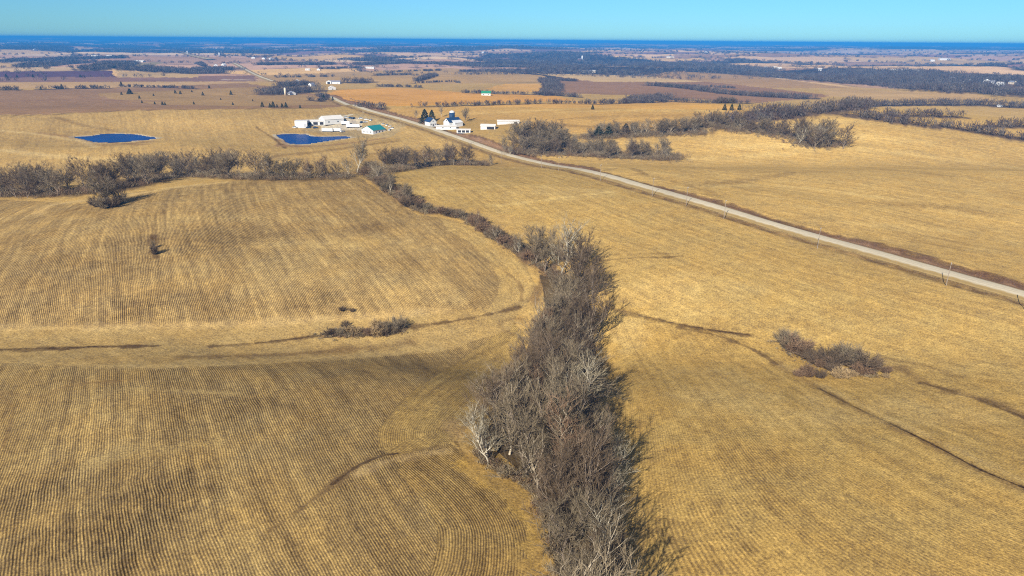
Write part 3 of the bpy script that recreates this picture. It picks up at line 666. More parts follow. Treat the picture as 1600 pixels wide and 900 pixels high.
# ---------------------------------------------------------------- trees
def norm(v): return v / (np.linalg.norm(v) + 1e-9)
def tree_proto(seed, h, spread, first, limbs, twig_w, ntw, tilt=0.55, kids=(5, 5), wig=0.16, tl=1.3, flat_top=0.0):
    """Skeleton of a bare tree: trunk and limbs as tapered tubes, then fine wood as thin strips."""
    rg = np.random.RandomState(seed); tubes = []; strips = []
    def run(p, d, L, r, n, up):
        pts = [p]; rad = [r]
        for k in range(n):
            d = norm(d + rg.randn(3) * wig + np.array([0, 0, up])); p = p + d * L / n; pts.append(p); rad.append(r * (1 - 0.62 * (k + 1) / n))
        return pts, rad, d
    def side(d, ang):
        q = norm(np.cross(d, rg.randn(3))); return norm(d * math.cos(ang) + q * math.sin(ang))
    tr, rt, d0 = run(np.zeros(3), np.array([0, 0, 1.0]), h * 0.72, h * 0.019, 7, 0.15)
    tubes.append((tr, rt, 6)); ph = rg.rand() * 6.28
    for i in range(limbs):
        f = first + (0.98 - first) * i / max(1, limbs - 1); q = f * 7; k = min(int(q), 6); p = tr[k] + (tr[k + 1] - tr[k]) * (q - k)
        ph += 2.4 + rg.randn() * 0.3; an = tilt * (1.25 - 0.7 * f) + rg.randn() * 0.08
        d = np.array([math.cos(ph) * math.sin(an), math.sin(ph) * math.sin(an), math.cos(an)])
        L1 = spread * (1.15 - 0.45 * f) * (0.8 + 0.4 * rg.rand()) / max(0.5, math.sin(an) + 0.25)
        L1 = min(L1, h * 0.62)
        b, br, bd = run(p, d, L1, h * 0.0115 * (1.2 - 0.5 * f), 5, 0.10); tubes.append((b, br, 4))
        for j in range(kids[0]):
            q = 1.2 + 3.7 * (j + rg.rand() * 0.5) / kids[0]; k2 = min(int(q), 4); p2 = b[k2] + (b[k2 + 1] - b[k2]) * (q - k2)
            d2 = side(norm(b[k2 + 1] - b[k2]), 0.45 + 0.35 * rg.rand()); d2 = norm(d2 + [0, 0, 0.25])
            c, cr, cd = run(p2, d2, L1 * 0.52 * (0.8 + 0.5 * rg.rand()), h * 0.0050, 3, 0.08); tubes.append((c, cr, 3))
            for m in range(kids[1]):
                q = 0.5 + 2.5 * (m + rg.rand()) / kids[1]; k3 = min(int(q), 2); p3 = c[k3] + (c[k3 + 1] - c[k3]) * (q - k3)
                d3 = norm(side(norm(c[k3 + 1] - c[k3]), 0.4 + 0.5 * rg.rand()) + [0, 0, 0.2]); L3 = tl * (0.9 + 0.8 * rg.rand())
                e, er, ed = run(p3, d3, L3, twig_w * 0.9, 2, 0.05)
                for a_, b_ in zip(e[:-1], e[1:]): strips.append((a_, b_, twig_w * 1.1, twig_w * 0.9))
                for t in range(int(ntw * 0.72)):
                    a_ = e[0] + (e[2] - e[0]) * (0.25 + 0.75 * rg.rand()) ; dd = norm(ed + rg.randn(3) * 0.36 + [0, 0, 0.30])
                    strips.append((a_, a_ + dd * tl * (0.6 + 0.9 * rg.rand()), twig_w, twig_w * 0.45))
    V = []; Q = []
    for pts, rad, n in tubes:
        base = len(V)
        for k, (p, r) in enumerate(zip(pts, rad)):
            d = norm(pts[min(k + 1, len(pts) - 1)] - pts[max(k - 1, 0)]); a = norm(np.cross(d, [0.31, 0.9, 0.2])); b = np.cross(d, a)
            for t in range(n): V.append(p + (a * math.cos(6.2832 * t / n) + b * math.sin(6.2832 * t / n)) * r)
        for k in range(len(pts) - 1):
            for t in range(n): Q.append((base + k * n + t, base + k * n + (t + 1) % n, base + (k + 1) * n + (t + 1) % n, base + (k + 1) * n + t))
    tm = raw_mesh('trunk', V, Q, smooth=True)
    A_ = np.array([s_[0] for s_ in strips]); B_ = np.array([s_[1] for s_ in strips]); wa = np.array([s_[2] for s_ in strips])[:, None]; wb = np.array([s_[3] for s_ in strips])[:, None]
    D = B_ - A_; D /= np.linalg.norm(D, axis=1)[:, None] + 1e-9; Sx = np.cross(D, rg.randn(len(D), 3)); Sx /= np.linalg.norm(Sx, axis=1)[:, None] + 1e-9
    V = np.stack([A_ - Sx * wa / 2, A_ + Sx * wa / 2, B_ + Sx * wb / 2, B_ - Sx * wb / 2], 1).reshape(-1, 3)
    cm = raw_mesh('crown', V, np.arange(len(V)).reshape(-1, 4))
    return tm, cm
def shrub_proto(seed, h, rad, stems, ntw, w):
    rg = np.random.RandomState(seed); strips = []; V = []; Q = []
    for i in range(stems):
        ph = rg.rand() * 6.28; an = 0.25 + 0.75 * rg.rand(); d = np.array([math.cos(ph) * math.sin(an), math.sin(ph) * math.sin(an), math.cos(an)])
        p = np.array([math.cos(ph), math.sin(ph), 0]) * rad * 0.12 * rg.rand(); L = h * (0.65 + 0.4 * rg.rand()); pts = [p]
        for k in range(4): d = norm(d + rg.randn(3) * 0.15 + [0, 0, 0.1]); pts.append(pts[-1] + d * L / 4)
        for k in range(4):
            base = len(V)
            for q, r in ((pts[k], 0.06 * (1 - k / 5)), (pts[k + 1], 0.06 * (1 - (k + 1) / 5))):
                a = norm(np.cross(pts[k + 1] - pts[k], [0.3, 0.9, 0.2])); b = np.cross(norm(pts[k + 1] - pts[k]), a)
                for t in range(3): V.append(q + (a * math.cos(2.094 * t) + b * math.sin(2.094 * t)) * r)
            for t in range(3): Q.append((base + t, base + (t + 1) % 3, base + 3 + (t + 1) % 3, base + 3 + t))
        for t in range(ntw):
            q = 0.4 + 3.6 * rg.rand(); k = min(int(q), 3); a_ = pts[k] + (pts[k + 1] - pts[k]) * (q - k); dd = norm(norm(pts[k + 1] - pts[k]) + rg.randn(3) * 0.7 + [0, 0, 0.1])
            strips.append((a_, a_ + dd * h * (0.12 + 0.22 * rg.rand()), w))
    sm = raw_mesh('stem', V, Q)
    A_ = np.array([s_[0] for s_ in strips]); B_ = np.array([s_[1] for s_ in strips])
    D = B_ - A_; D /= np.linalg.norm(D, axis=1)[:, None]; Sx = np.cross(D, rg.randn(len(D), 3)); Sx /= np.linalg.norm(Sx, axis=1)[:, None]
    V = np.stack([A_ - Sx * w / 2, A_ + Sx * w / 2, B_ + Sx * w / 4, B_ - Sx * w / 4], 1).reshape(-1, 3)
    return sm, raw_mesh('twigs', V, np.arange(len(V)).reshape(-1, 4))
m_bark_p = pmat('pale_bark', (0.44, 0.39, 0.285), 0.9, 0.25, 1.5, objvar=0.15); m_bark_g = pmat('grey_bark', (0.40, 0.33, 0.225), 0.9, 0.25, 1.5, objvar=0.15); m_bark_d = pmat('brown_bark', (0.22, 0.17, 0.12), 0.9, 0.25, 1.5, objvar=0.15)
m_tw_p = pmat('pale_twigs', (0.28, 0.235, 0.15), 1, 0.2, 0.6, 0, objvar=0.15); m_tw_g = pmat('grey_twigs', (0.205, 0.16, 0.098), 1, 0.2, 0.6, 0, objvar=0.2); m_tw_d = pmat('brown_twigs', (0.14, 0.10, 0.062), 1, 0.2, 0.6, 0, objvar=0.2); m_tw_r = pmat('reddish_twigs', (0.20, 0.128, 0.075), 1, 0.2, 0.6, 0, objvar=0.15)
m_tw_y = pmat('straw_brush', (0.34, 0.24, 0.12), 1, 0.2, 0.6, 0, objvar=0.15)
m_cedar = pmat('cedar_needles', (0.045, 0.05, 0.028), 1, 0.3, 0.5, 0, objvar=0.2)
PROTO = []   # (tone words, trunk mesh, crown mesh, height)
for seed, h, sp, fi, li, tone, mb_, mc_, tw, nt in [
    (1, 15, 6.4, 0.16, 10, 'grey', m_bark_g, m_tw_g, .055, 13), (2, 16, 5.8, 0.22, 10, 'pale', m_bark_p, m_tw_p, .055, 9), (3, 13, 6.4, 0.10, 10, 'dark brown', m_bark_d, m_tw_d, .052, 16),
    (4, 14, 5.2, 0.16, 9, 'reddish brown', m_bark_g, m_tw_r, .05, 13), (5, 17, 6.2, 0.24, 11, 'grey brown', m_bark_g, m_tw_g, .05, 12), (6, 11, 6.4, 0.06, 11, 'dense grey', m_bark_d, m_tw_g, .055, 17),
    (7, 15, 5.0, 0.25, 10, 'slim pale-stemmed', m_bark_p, m_tw_g, .05, 12), (8, 12, 6.8, 0.08, 10, 'spreading brown', m_bark_d, m_tw_d, .052, 17)]:
    tm, cm = tree_proto(seed, h, sp, fi, li, tw, nt)
    tm.materials.append(mb_); cm.materials.append(mc_); PROTO.append((tone, tm, cm, h))
SHR = []
for seed, h, rd, tone, mc_ in [(21, 3.6, 2.2, 'brown', m_tw_d), (22, 3.0, 2.0, 'reddish', m_tw_r), (23, 4.2, 2.4, 'grey', m_tw_g), (24, 2.4, 2.0, 'straw-coloured', m_tw_y)]:
    a_, b_ = shrub_proto(seed, h, rd, 30, 80, .045); a_.materials.append(m_bark_d); b_.materials.append(mc_); SHR.append((tone, a_, b_, h))
ONES = 'zeroth first second third fourth fifth sixth seventh eighth ninth tenth eleventh twelfth thirteenth fourteenth fifteenth sixteenth seventeenth eighteenth nineteenth'.split()
TENS = {2: 'twenty', 3: 'thirty', 4: 'forty', 5: 'fifty', 6: 'sixty', 7: 'seventy'}
def ordw(n):
    if n < 20: return ONES[n]
    if n % 10 == 0: return TENS[n // 10][:-1] + 'ieth'
    return TENS[n // 10] + '-' + ONES[n % 10]
_rg = random.Random(5)
def put_tree(k, x, y, hgt, label, group, rz=None, cat='tree', name='bare_tree', wide=1.12):
    tone, tm, cm, h = PROTO[k]; z = float(terrain(x, y)); s_ = hgt / h
    o = empty(name, (x, y, z - 0.15), _rg.uniform(0, 6.28) if rz is None else rz, s_); o.scale = (s_ * wide, s_ * wide, s_)
    link('trunk', tm, None, o); link('crown', cm, None, o)
    return tag(o, label, cat, group)
def put_shrub(k, x, y, hgt, label, group, wide=1.0):
    tone, a_, b_, h = SHR[k]; z = float(terrain(x, y)); s_ = hgt / h
    o = empty('shrub', (x, y, z - 0.05), _rg.uniform(0, 6.28), s_); o.scale = (s_ * wide, s_ * wide, s_)
    link('stem', a_, None, o); link('twigs', b_, None, o)
    return tag(o, label, 'shrub', group)
# --- the creek grove
gp = np.array([(874, 474), (900, 474), (908, 510), (914, 560), (912, 620), (926, 690), (944, 760), (948, 830), (944, 900), (940, 1080), (888, 1080), (884, 930), (868, 850), (835, 765), (772, 735), (742, 712), (790, 660), (828, 605), (852, 545)], float)
gX, gY, _ = P(gp[:, 0], gp[:, 1]); rg = np.random.RandomState(11); pts = []
for _ in range(60000):
    x = rg.uniform(gX.min(), gX.max()); y = rg.uniform(gY.min(), gY.max())
    if in_poly(np.array([x]), np.array([y]), gX, gY)[0] and all((x - a) ** 2 + (y - b) ** 2 > 5.6 ** 2 for a, b in pts): pts.append((x, y))
    if len(pts) > 128: break
def span(y):
    xs = []
    for i in range(len(gX)):
        a, b = i, (i + 1) % len(gX)
        if (gY[a] > y) != (gY[b] > y): xs.append(gX[a] + (y - gY[a]) / (gY[b] - gY[a]) * (gX[b] - gX[a]))
    return min(xs), max(xs)
rows = {k: [] for k in range(5)}
for x, y in pts:
    a, b = span(y); rows[min(4, int((x - a) / (b - a + 1e-6) * 5))].append((y, x))
RN = ['ploughed-side', 'inner ploughed-side', 'middle', 'inner road-side', 'road-side']
print('grove trees', len(pts))
for k in range(5):
    for n_, (y, x) in enumerate(sorted(rows[k])):
        px_ = 800 + x / (y * math.cos(PITCH) + (CAM_H) * math.sin(PITCH)) * FPX
        pale = rg.rand() < (0.5 if 150 < y < 215 and k in (2, 3) else 0.14)
        pr = rg.choice([1, 6]) if pale else rg.choice([0, 2, 3, 4, 5, 7, 0, 4, 2])
        hh = rg.uniform(8.5, 15.5) * (1.08 if k in (1, 2, 3) else 0.9)
        put_tree(int(pr), x, y, hh, f"{PROTO[pr][0]} bare tree, {ordw(n_ + 1)} from the frame's bottom edge, {RN[k]} row of creek grove", 'bare trees of the creek grove')
# --- head of the grove and the creek above it
def along(pts_, n_, jit, seed, t0=0.0, t1=1.0):
    p = smooth_line(pts_, 6) if len(pts_) > 2 else dens(pts_, 5); X, Y, _ = P(p[:, 0], p[:, 1]); s_ = np.concatenate([[0], np.cumsum(np.hypot(np.diff(X), np.diff(Y)))])
    r_ = np.random.RandomState(seed); t = (t0 + (t1 - t0) * (np.arange(n_) + 0.5 + r_.uniform(-.35, .35, n_)) / n_) * s_[-1]
    x = np.interp(t, s_, X) + r_.uniform(-jit, jit, n_); y = np.interp(t, s_, Y) + r_.uniform(-jit, jit, n_)
    return list(zip(x, y)), r_
for i, (px_, py_, pr, hh, wd_) in enumerate([(878, 432, 1, 19, 1.15), (852, 425, 5, 13, 1.1), (905, 428, 7, 13, 1.1), (838, 412, 5, 11, 1.1), (900, 476, 7, 17, 1.15), (925, 470, 2, 13, 1.0), (868, 462, 3, 9, 1), (920, 550, 2, 18, 1.1), (868, 545, 5, 14, 1.0), (845, 560, 3, 14, 1.0)]):
    x, y, _ = P(px_, py_); lab = ['tall pale cottonwood at the head of the grove', 'dense grey tree on the field side of the pale cottonwood', 'brown tree on the road side of the pale cottonwood', 'low grey tree where the creek brush meets the pale cottonwood',
        'broad brown domed tree just below the pale cottonwood', 'dark brown tree on the road side below the pale cottonwood', 'small reddish tree at the grass gap below the cottonwood', 'broad dark brown dome bulging from the grove over the road-side field', 'grey tree beside the broad dark dome, where the ditch meets the grove', 'reddish tree on the ploughed side, at the mouth of the waterway'][i]
    put_tree(pr, x[0], y[0], hh, lab, 'bare trees at the head of the grove', wide=wd_)
pos, r_ = along([(835, 408), (800, 388), (770, 368), (735, 345), (695, 333)], 26, 2.6, 3)
for i, (x, y) in enumerate(pos): k = int(r_.choice([0, 1, 2, 1])); put_shrub(k, x, y, r_.uniform(2.6, 4.8), f"{SHR[k][0]} shrub, {ordw(i + 1)} up the creek from the pale cottonwood", 'creek shrubs above the grove', 1.2)
pos, r_ = along([(690, 331), (655, 327), (625, 308), (600, 290), (578, 268)], 24, 4.0, 4)
for i, (x, y) in enumerate(pos): k = int(r_.choice([0, 2, 2, 1])); put_shrub(k, x, y, r_.uniform(3.5, 6.5), f"{SHR[k][0]} shrub, {ordw(i + 1)} from the upper creek bend towards the lone tall tree", 'shrubs along the upper creek', 1.2)
for i, (px_, py_, hh, lab) in enumerate([(812, 400, 7, 'small grey tree rising from creek brush before the cottonwood'), (778, 380, 6, 'thin grey tree in the creek brush, two crowns up from the cottonwood'), (745, 358, 5.5, 'small reddish tree in the brush at the lower creek bend'), (635, 318, 6, 'grey tree in the brush below the middle creek bend'),
        (610, 302, 8, 'grey tree leaning over the upper creek brush'), (592, 284, 8, 'grey tree in the brush just below the lone tall tree')]):
    x, y, _ = P(px_, py_); put_tree([6, 0, 3, 5, 4, 0][i], x[0], y[0], hh * 1.15, lab, 'small trees in the creek brush', wide=1.2)
x, y, _ = P(558, 270); put_tree(6, x[0], y[0], 17, 'lone tall pale tree standing at the junction of creek and tree line', None)
# --- the long tree line below the ponds
def belt(pts_, n_, jit, seed, hr, lab, group, prs, t0=0.0, t1=1.0, wide=1.15, key=None):
    pos, r_ = along(pts_, n_, jit, seed, t0, t1)
    for i, (x, y) in enumerate(pos):
        pr = int(r_.choice(prs)); put_tree(pr, x, y, r_.uniform(*hr), lab.format(tone=PROTO[pr][0], n=ordw(i + 1)), group, wide=wide)
belt([(545, 276), (480, 277), (430, 279)], 12, 4, 31, (6, 9), '{tone} small tree, {n} from the creek junction in the tree line', 'small trees in the tree line near the creek junction', [0, 3, 5, 7], wide=1.3)
belt([(425, 280), (360, 276), (300, 274), (255, 276), (200, 290)], 36, 12, 32, (8, 12.5), '{tone} bare tree, {n} past the small trees, line below the ponds', 'tree line below the ponds', [0, 2, 7, 5, 7, 5], wide=1.35)
belt([(200, 292), (140, 298), (80, 302), (20, 304), (-30, 306)], 26, 10, 33, (8, 12.5), '{tone} bare tree, {n} beyond the big round one, line below ponds', 'tree line beyond the big round shrub', [0, 2, 7, 5, 7, 5], wide=1.35)
for i, (px_, py_, pr, hh) in enumerate([(166, 322, 5, 9.5), (188, 317, 7, 8)]):
    x, y, _ = P(px_, py_); put_tree(pr, x[0], y[0], hh, ['big round dense shrub-like tree standing out before the tree line', 'lower dark tree joined to the big round one before the tree line'][i], None, wide=1.5)
for i, (px_, py_) in enumerate([(152, 323), (163, 326), (176, 324), (190, 318)]):
    x, y, _ = P(px_, py_); put_shrub([0, 2, 0, 2][i], x[0], y[0], 5.2, f"dense shrub at the foot of the big round tree, {ordw(i + 1)} from its outer side", 'shrubs at the foot of the big round tree', 1.2)
x, y, _ = P(241, 398); put_shrub(0, x[0], y[0], 4.5, 'narrow dark shrub alone in the middle of the ploughed slope', None, 0.55)
x, y, _ = P(240, 388); put_shrub(2, x[0], y[0], 3.0, 'thin shrub just above the lone one on the ploughed slope', None, 0.5)
belt([(755, 258), (700, 256), (650, 260), (612, 266)], 26, 8, 34, (6, 10.5), '{tone} bare tree, {n} from the road end of the belt beside the creek junction', 'tree belt between road and creek junction', [0, 2, 7, 5, 3], wide=1.35)
# --- clumps beyond the road
belt([(800, 236), (850, 238), (920, 241), (990, 244), (1050, 247)], 44, 10, 35, (6, 9.5), '{tone} bare tree, {n} from the road in the long clump beyond it', 'long tree clump beyond the road', [0, 2, 0, 5, 7, 5], wide=1.35)
belt([(825, 222), (850, 226), (880, 228)], 13, 13, 36, (10, 14), '{tone} bare tree, {n} from the farm, clump behind the long one', 'clump behind the long tree clump', [0, 5, 5, 7], wide=1.5)
belt([(925, 215), (960, 212), (1010, 209), (1095, 205)], 34, 5, 37, (6.5, 9.5), '{tone} bare tree, {n} from the farm end of the straight belt', 'straight tree belt beyond the road', [0, 2, 0, 5, 4], wide=1.4)
belt([(1238, 224), (1262, 227), (1280, 226), (1292, 225)], 13, 11, 38, (11, 15), '{tone} bare tree, {n} from the farm end of the round slope clump', 'round clump on the big slope', [1, 0, 7, 2, 5], wide=1.4)
belt([(1085, 195), (1130, 199), (1180, 204), (1230, 213)], 18, 5, 39, (6, 9), '{tone} bare tree, {n} between straight belt and round clump', 'trees joining the straight belt and the round clump', [0, 7, 5, 2], wide=1.5)
belt([(800, 244), (790, 238)], 3, 3, 40, (5, 7), '{tone} small tree, {n} from the road verge beside the clump', 'small trees at the road verge', [4, 6])
for i, (px_, py_, hh) in enumerate([(690, 183, 9), (728, 190, 9), (650, 186, 7)]):
    x, y, _ = P(px_, py_); put_tree([4, 5, 0][i], x[0], y[0], hh, ['bare tree behind the white farmhouse and barn', 'bare tree behind the barn yard fence', 'small bare tree beside the farmhouse drive'][i], None)
# --- bushes out in the fields
BL = [(1228, 545, 2, 4.4), (1243, 552, 1, 4.0), (1258, 560, 0, 3.8), (1222, 535, 2, 3.6), (1270, 568, 0, 3.4), (1284, 574, 1, 3.2), (1300, 572, 0, 4.6), (1318, 570, 2, 4.8), (1336, 572, 2, 4.6), (1352, 578, 0, 4.0), (1262, 588, 1, 2.6), (1248, 588, 1, 2.2), (1280, 590, 0, 2.4), (1312, 590, 3, 2.2), (1330, 588, 3, 2.2), (1345, 585, 1, 2.8), (1362, 580, 1, 3.0), (1384, 583, 1, 2.2), (1384, 590, 3, 1.4), (1300, 580, 0, 2.8)]
for i, (px_, py_, k, hh) in enumerate(sorted(BL)):
    x, y, _ = P(px_, py_); put_shrub(k, x[0], y[0], hh * _rg.uniform(1.0, 1.6), f"{SHR[k][0]} shrub, {ordw(i + 1)} from the grove side in the thicket on the waterway", 'thicket on the waterway in the road-side field', 1.2)
BL = [(515, 524, 0, 1.8), (530, 523, 2, 1.8), (545, 520, 3, 1.8), (560, 521, 3, 1.6), (578, 524, 1, 1.8), (592, 524, 3, 2.4), (602, 522, 0, 2.8), (612, 520, 2, 3.2), (622, 514, 2, 3.0), (590, 514, 3, 2.4), (540, 512, 0, 1.6), (535, 486, 0, 1.2), (550, 487, 0, 1.0)]
for i, (px_, py_, k, hh) in enumerate(sorted(BL)):
    x, y, _ = P(px_, py_); put_shrub(k, x[0], y[0], hh * 1.5, f"{SHR[k][0]} low shrub, {ordw(i + 1)} towards the grove in the ditch brush of the grassed waterway", 'brush in the grassed waterway', 1.15)
# --- cedars
def cedar_mesh(seed, n_, w):
    rg = np.random.RandomState(seed); z = 0.06 + 0.94 * rg.rand(n_) ** 1.3; r = 0.36 * (1 - z) ** 0.7 * (0.5 + 0.6 * rg.rand(n_)); a = rg.rand(n_) * 6.2832
    c = np.stack([r * np.cos(a), r * np.sin(a), z], 1); d1 = rg.randn(n_, 3); d1 /= np.linalg.norm(d1, axis=1)[:, None]; d2 = np.cross(d1, rg.randn(n_, 3)); d2 /= np.linalg.norm(d2, axis=1)[:, None]
    V = np.stack([c - d1 * w - d2 * w * .6, c + d1 * w - d2 * w * .6, c + d1 * w + d2 * w * .6, c - d1 * w + d2 * w * .6], 1).reshape(-1, 3)
    return raw_mesh('crown', V, np.arange(len(V)).reshape(-1, 4))
ced_c = cedar_mesh(5, 700, 0.035); ced_c.materials.append(m_cedar)
tb = MB(); tb.tube((0, 0, 0), (0, 0, 0.8), 0.03, 0.008, 6); _t = tb.build('trunk', m_bark_d); ced_t = _t.data; bpy.data.objects.remove(_t)
def cedar(px_, py_, hh, label, group=None, wide=1.0):
    x, y, _ = P(px_, py_); z = float(terrain(x, y)[0]); o = empty('cedar_tree', (x[0], y[0], z - 0.1), _rg.uniform(0, 6.28), hh); o.scale = (hh * wide, hh * wide, hh)
    link('trunk', ced_t, None, o); link('crown', ced_c, None, o); return tag(o, label, 'tree', group)
for px_, py_, hh in [(97, 139, 9), (190, 135, 9), (190, 148, 5), (218, 154, 5), (222, 161, 4), (242, 163, 4), (254, 164, 5), (258, 164, 4), (274, 146, 6), (282, 147, 6), (303, 163, 4), (317, 149, 6), (361, 148, 7), (364, 164, 4), (410, 167, 6), (422, 168, 5), (427, 168, 7), (433, 168, 4), (441, 168, 5), (447, 168, 6), (469, 169, 4), (520, 157, 6),
                    (926, 171, 5), (1132, 172, 6), (1143, 172, 6), (1155, 172, 6), (64, 140, 6), (327, 138, 6), (240, 150, 4), (395, 158, 3), (345, 156, 3), (300, 144, 4), (10, 121, 9), (52, 121, 8), (27, 121, 7), (126, 121, 8)]:
    cedar(px_, py_, hh, 'small dark cedar, one of those dotted over the pastures beyond the ponds and farms', 'scattered pasture cedars', 1.1)
cedar(203, 147, 9, 'larger rounded dark tree in the pasture beyond the round pond', None, 1.6)
cedar(664, 193, 14, 'tall dark evergreen beside the white farmhouse', None, 1.2); cedar(675, 189, 11, 'second dark evergreen, right behind the farmhouse roof', None, 1.2)
cedar(935, 214, 9, 'broad dark evergreen at the farm end of the straight belt', None, 1.9); cedar(950, 213, 9, 'dark evergreen joined to the broad one in the straight belt', None, 1.7); cedar(977, 211, 10, 'dark evergreen third along the straight belt of bare trees', None, 1.3)
cedar(506, 157, 9, 'dark evergreen by the road bend near the wooded farm', None, 1.3)

# ---------------------------------------------------------------- distant woods (uncountable)
rg = np.random.RandomState(77); TXs, TYs, THs, Ts = [], [], [], []
for wp, ww, wh in WOODS:
    p = smooth_line(wp, 6) if len(wp) > 2 else dens(wp, 4); X, Y, _ = P(p[:, 0], p[:, 1]); s_ = np.concatenate([[0], np.cumsum(np.hypot(np.diff(X), np.diff(Y)))])
    rm = np.hypot(X, Y).mean(); per = 21 * max(1, rm / 1100) ** 1.3
    n_ = int(s_[-1] * ww / per) + 3; n_ = min(n_, 2600)
    t = rg.rand(n_) * s_[-1]; ang = rg.rand(n_) * 6.28; rr_ = np.sqrt(rg.rand(n_)) * ww * 0.5 * (0.6 + 0.8 * N1(t / 40.0, t * 0))
    TXs.append(np.interp(t, s_, X) + np.cos(ang) * rr_); TYs.append(np.interp(t, s_, Y) + np.sin(ang) * rr_); THs.append(wh * rg.uniform(0.65, 1.15, n_)); Ts.append(np.full(n_, max(1, rm / 1100)))
tx, ty, thh, tf = map(np.concatenate, (TXs, TYs, THs, Ts))
# farther woods where the land is wooded
n_ = 60000; a = R(1) * rg.uniform(-42, 42, n_); t = np.radians(np.exp(rg.uniform(math.log(0.12), math.log(2.6), n_))); r = CAM_H / np.tan(t)
fx, fy = np.sin(a) * r, np.cos(a) * r; wmk = wood_mask(fx, fy); h_, h2_, e_ = far_cells(fx, fy)
ok = (wmk > 0.5) | ((e_ < 25) & (rg.rand(n_) < 0.5)) ; ok &= (r > 1900) & (r < 22000)
ok &= ~((r < 3200) & (rg.rand(n_) < 0.5))
fx, fy, r = fx[ok], fy[ok], r[ok]
tx = np.concatenate([tx, fx]); ty = np.concatenate([ty, fy]); thh = np.concatenate([thh, rg.uniform(7, 12, len(fx))]); tf = np.concatenate([tf, np.maximum(1, r / 1100)])
nt_ = len(tx); nq = 26; tz_ = terrain(tx, ty); print('distant trees', nt_)
u = rg.randn(nt_, nq, 3); u /= np.linalg.norm(u, axis=2)[:, :, None]; u *= rg.rand(nt_, nq, 1) ** 0.4
wr = (thh * 0.42 * np.clip(tf, 1, 3.0) ** 0.8)[:, None]
c = np.stack([tx[:, None] + u[:, :, 0] * wr, ty[:, None] + u[:, :, 1] * wr, tz_[:, None] + thh[:, None] * (0.5 + 0.46 * u[:, :, 2])], 2).reshape(-1, 3)
sz = np.repeat(np.clip(tf, 1, 5) ** 0.9, nq)[:, None] * 0.85
d1 = np.tile([0, 0, 1.0], (len(c), 1)) + rg.randn(len(c), 3) * 0.35; d1 /= np.linalg.norm(d1, axis=1)[:, None]; d2 = np.cross(d1, rg.randn(len(c), 3)); d2 /= np.linalg.norm(d2, axis=1)[:, None]
hl = d1 * sz * 1.15; hw_ = d2 * sz * (0.16 + 0.16 * rg.rand(len(c), 1)) 
Vq = np.stack([c - hl - hw_, c - hl + hw_, c + hl + hw_ * .5, c + hl - hw_ * .5], 1).reshape(-1, 3)
me = raw_mesh('distant_woodland', Vq, np.arange(len(Vq)).reshape(-1, 4))
pal2 = np.array([[.155, .12, .10], [.13, .10, .09], [.18, .15, .125], [.12, .085, .08], [.21, .18, .15]])
pal2 *= 0.62; tc = pal2[rg.randint(0, 5, nt_)] * rg.uniform(0.8, 1.2, (nt_, 1)); tc = np.repeat(tc, nq * 4, axis=0)
at = me.attributes.new('tone', 'FLOAT_COLOR', 'POINT'); at.data.foreach_set('color', np.concatenate([tc, np.ones((len(tc), 1))], 1).astype(np.float32).ravel())
k = NT('woodland'); k.put(k.b.inputs['Base Color'], k.n('ShaderNodeAttribute', attribute_name='tone').outputs['Color']); k.b.inputs['Roughness'].default_value = 1; k.b.inputs['Specular IOR Level'].default_value = 0
tag(link('distant_woodland', me, k.m), 'bare brown woods and tree belts covering the hollows towards the horizon', None, None, 'stuff')

# low brush under the tree lines (uncountable)
UL = [([(548, 276), (480, 277), (430, 279), (360, 276), (300, 275), (255, 278), (200, 291), (140, 299), (80, 303), (-40, 307)], 13, 3.6, 2600), ([(757, 258), (700, 257), (650, 261), (600, 270), (570, 268)], 11, 3.2, 1100), ([(800, 237), (850, 239), (920, 242), (990, 245), (1055, 248)], 15, 3.6, 1700),
      ([(820, 224), (885, 230), (940, 230)], 16, 3.2, 600), ([(915, 215), (1010, 210), (1098, 206)], 11, 3.4, 1000), ([(1238, 225), (1310, 226)], 12, 3.2, 400), ([(1088, 196), (1180, 205), (1235, 215)], 14, 3.4, 900),
      ([(565, 266), (580, 275), (600, 291), (625, 309), (655, 328), (695, 333), (735, 346), (770, 369), (800, 389), (840, 412), (870, 434)], 5, 2.3, 2000), ([(905, 480), (915, 560), (915, 640), (935, 720), (955, 830), (955, 960)], 3, 2.2, 700),
      ([(850, 560), (795, 655), (750, 712), (835, 770), (870, 860), (885, 960)], 3, 1.8, 700), ([(1225, 545), (1260, 566), (1300, 578), (1340, 582), (1365, 584)], 5, 1.1, 110), ([(500, 526), (560, 522), (620, 520)], 3.5, 1.2, 220), ([(545, 154), (600, 168)], 8, 2.5, 150)]
ux, uy, uh = [], [], []
for lp, lw, lh, ln in UL:
    p = smooth_line(lp, 6) if len(lp) > 2 else dens(lp, 5); X, Y, _ = P(p[:, 0], p[:, 1]); s_ = np.concatenate([[0], np.cumsum(np.hypot(np.diff(X), np.diff(Y)))])
    t = rg.rand(ln) * s_[-1]; cl = 0.35 + 1.3 * N2(t / 9.0, t * 0 + lw); ux.append(np.interp(t, s_, X) + rg.randn(ln) * lw * 0.34); uy.append(np.interp(t, s_, Y) + rg.randn(ln) * lw * 0.34); uh.append(lh * np.clip(cl, .25, 1.4) * rg.uniform(.6, 1.1, ln))
ux, uy, uh = map(np.concatenate, (ux, uy, uh)); nu = len(ux); nq = 34
u = rg.randn(nu, nq, 3); u /= np.linalg.norm(u, axis=2)[:, :, None]; u *= rg.rand(nu, nq, 1) ** 0.4; wr = (uh * 0.7)[:, None]
c = np.stack([ux[:, None] + u[:, :, 0] * wr, uy[:, None] + u[:, :, 1] * wr, terrain(ux, uy)[:, None] + uh[:, None] * (0.42 + 0.42 * u[:, :, 2])], 2).reshape(-1, 3)
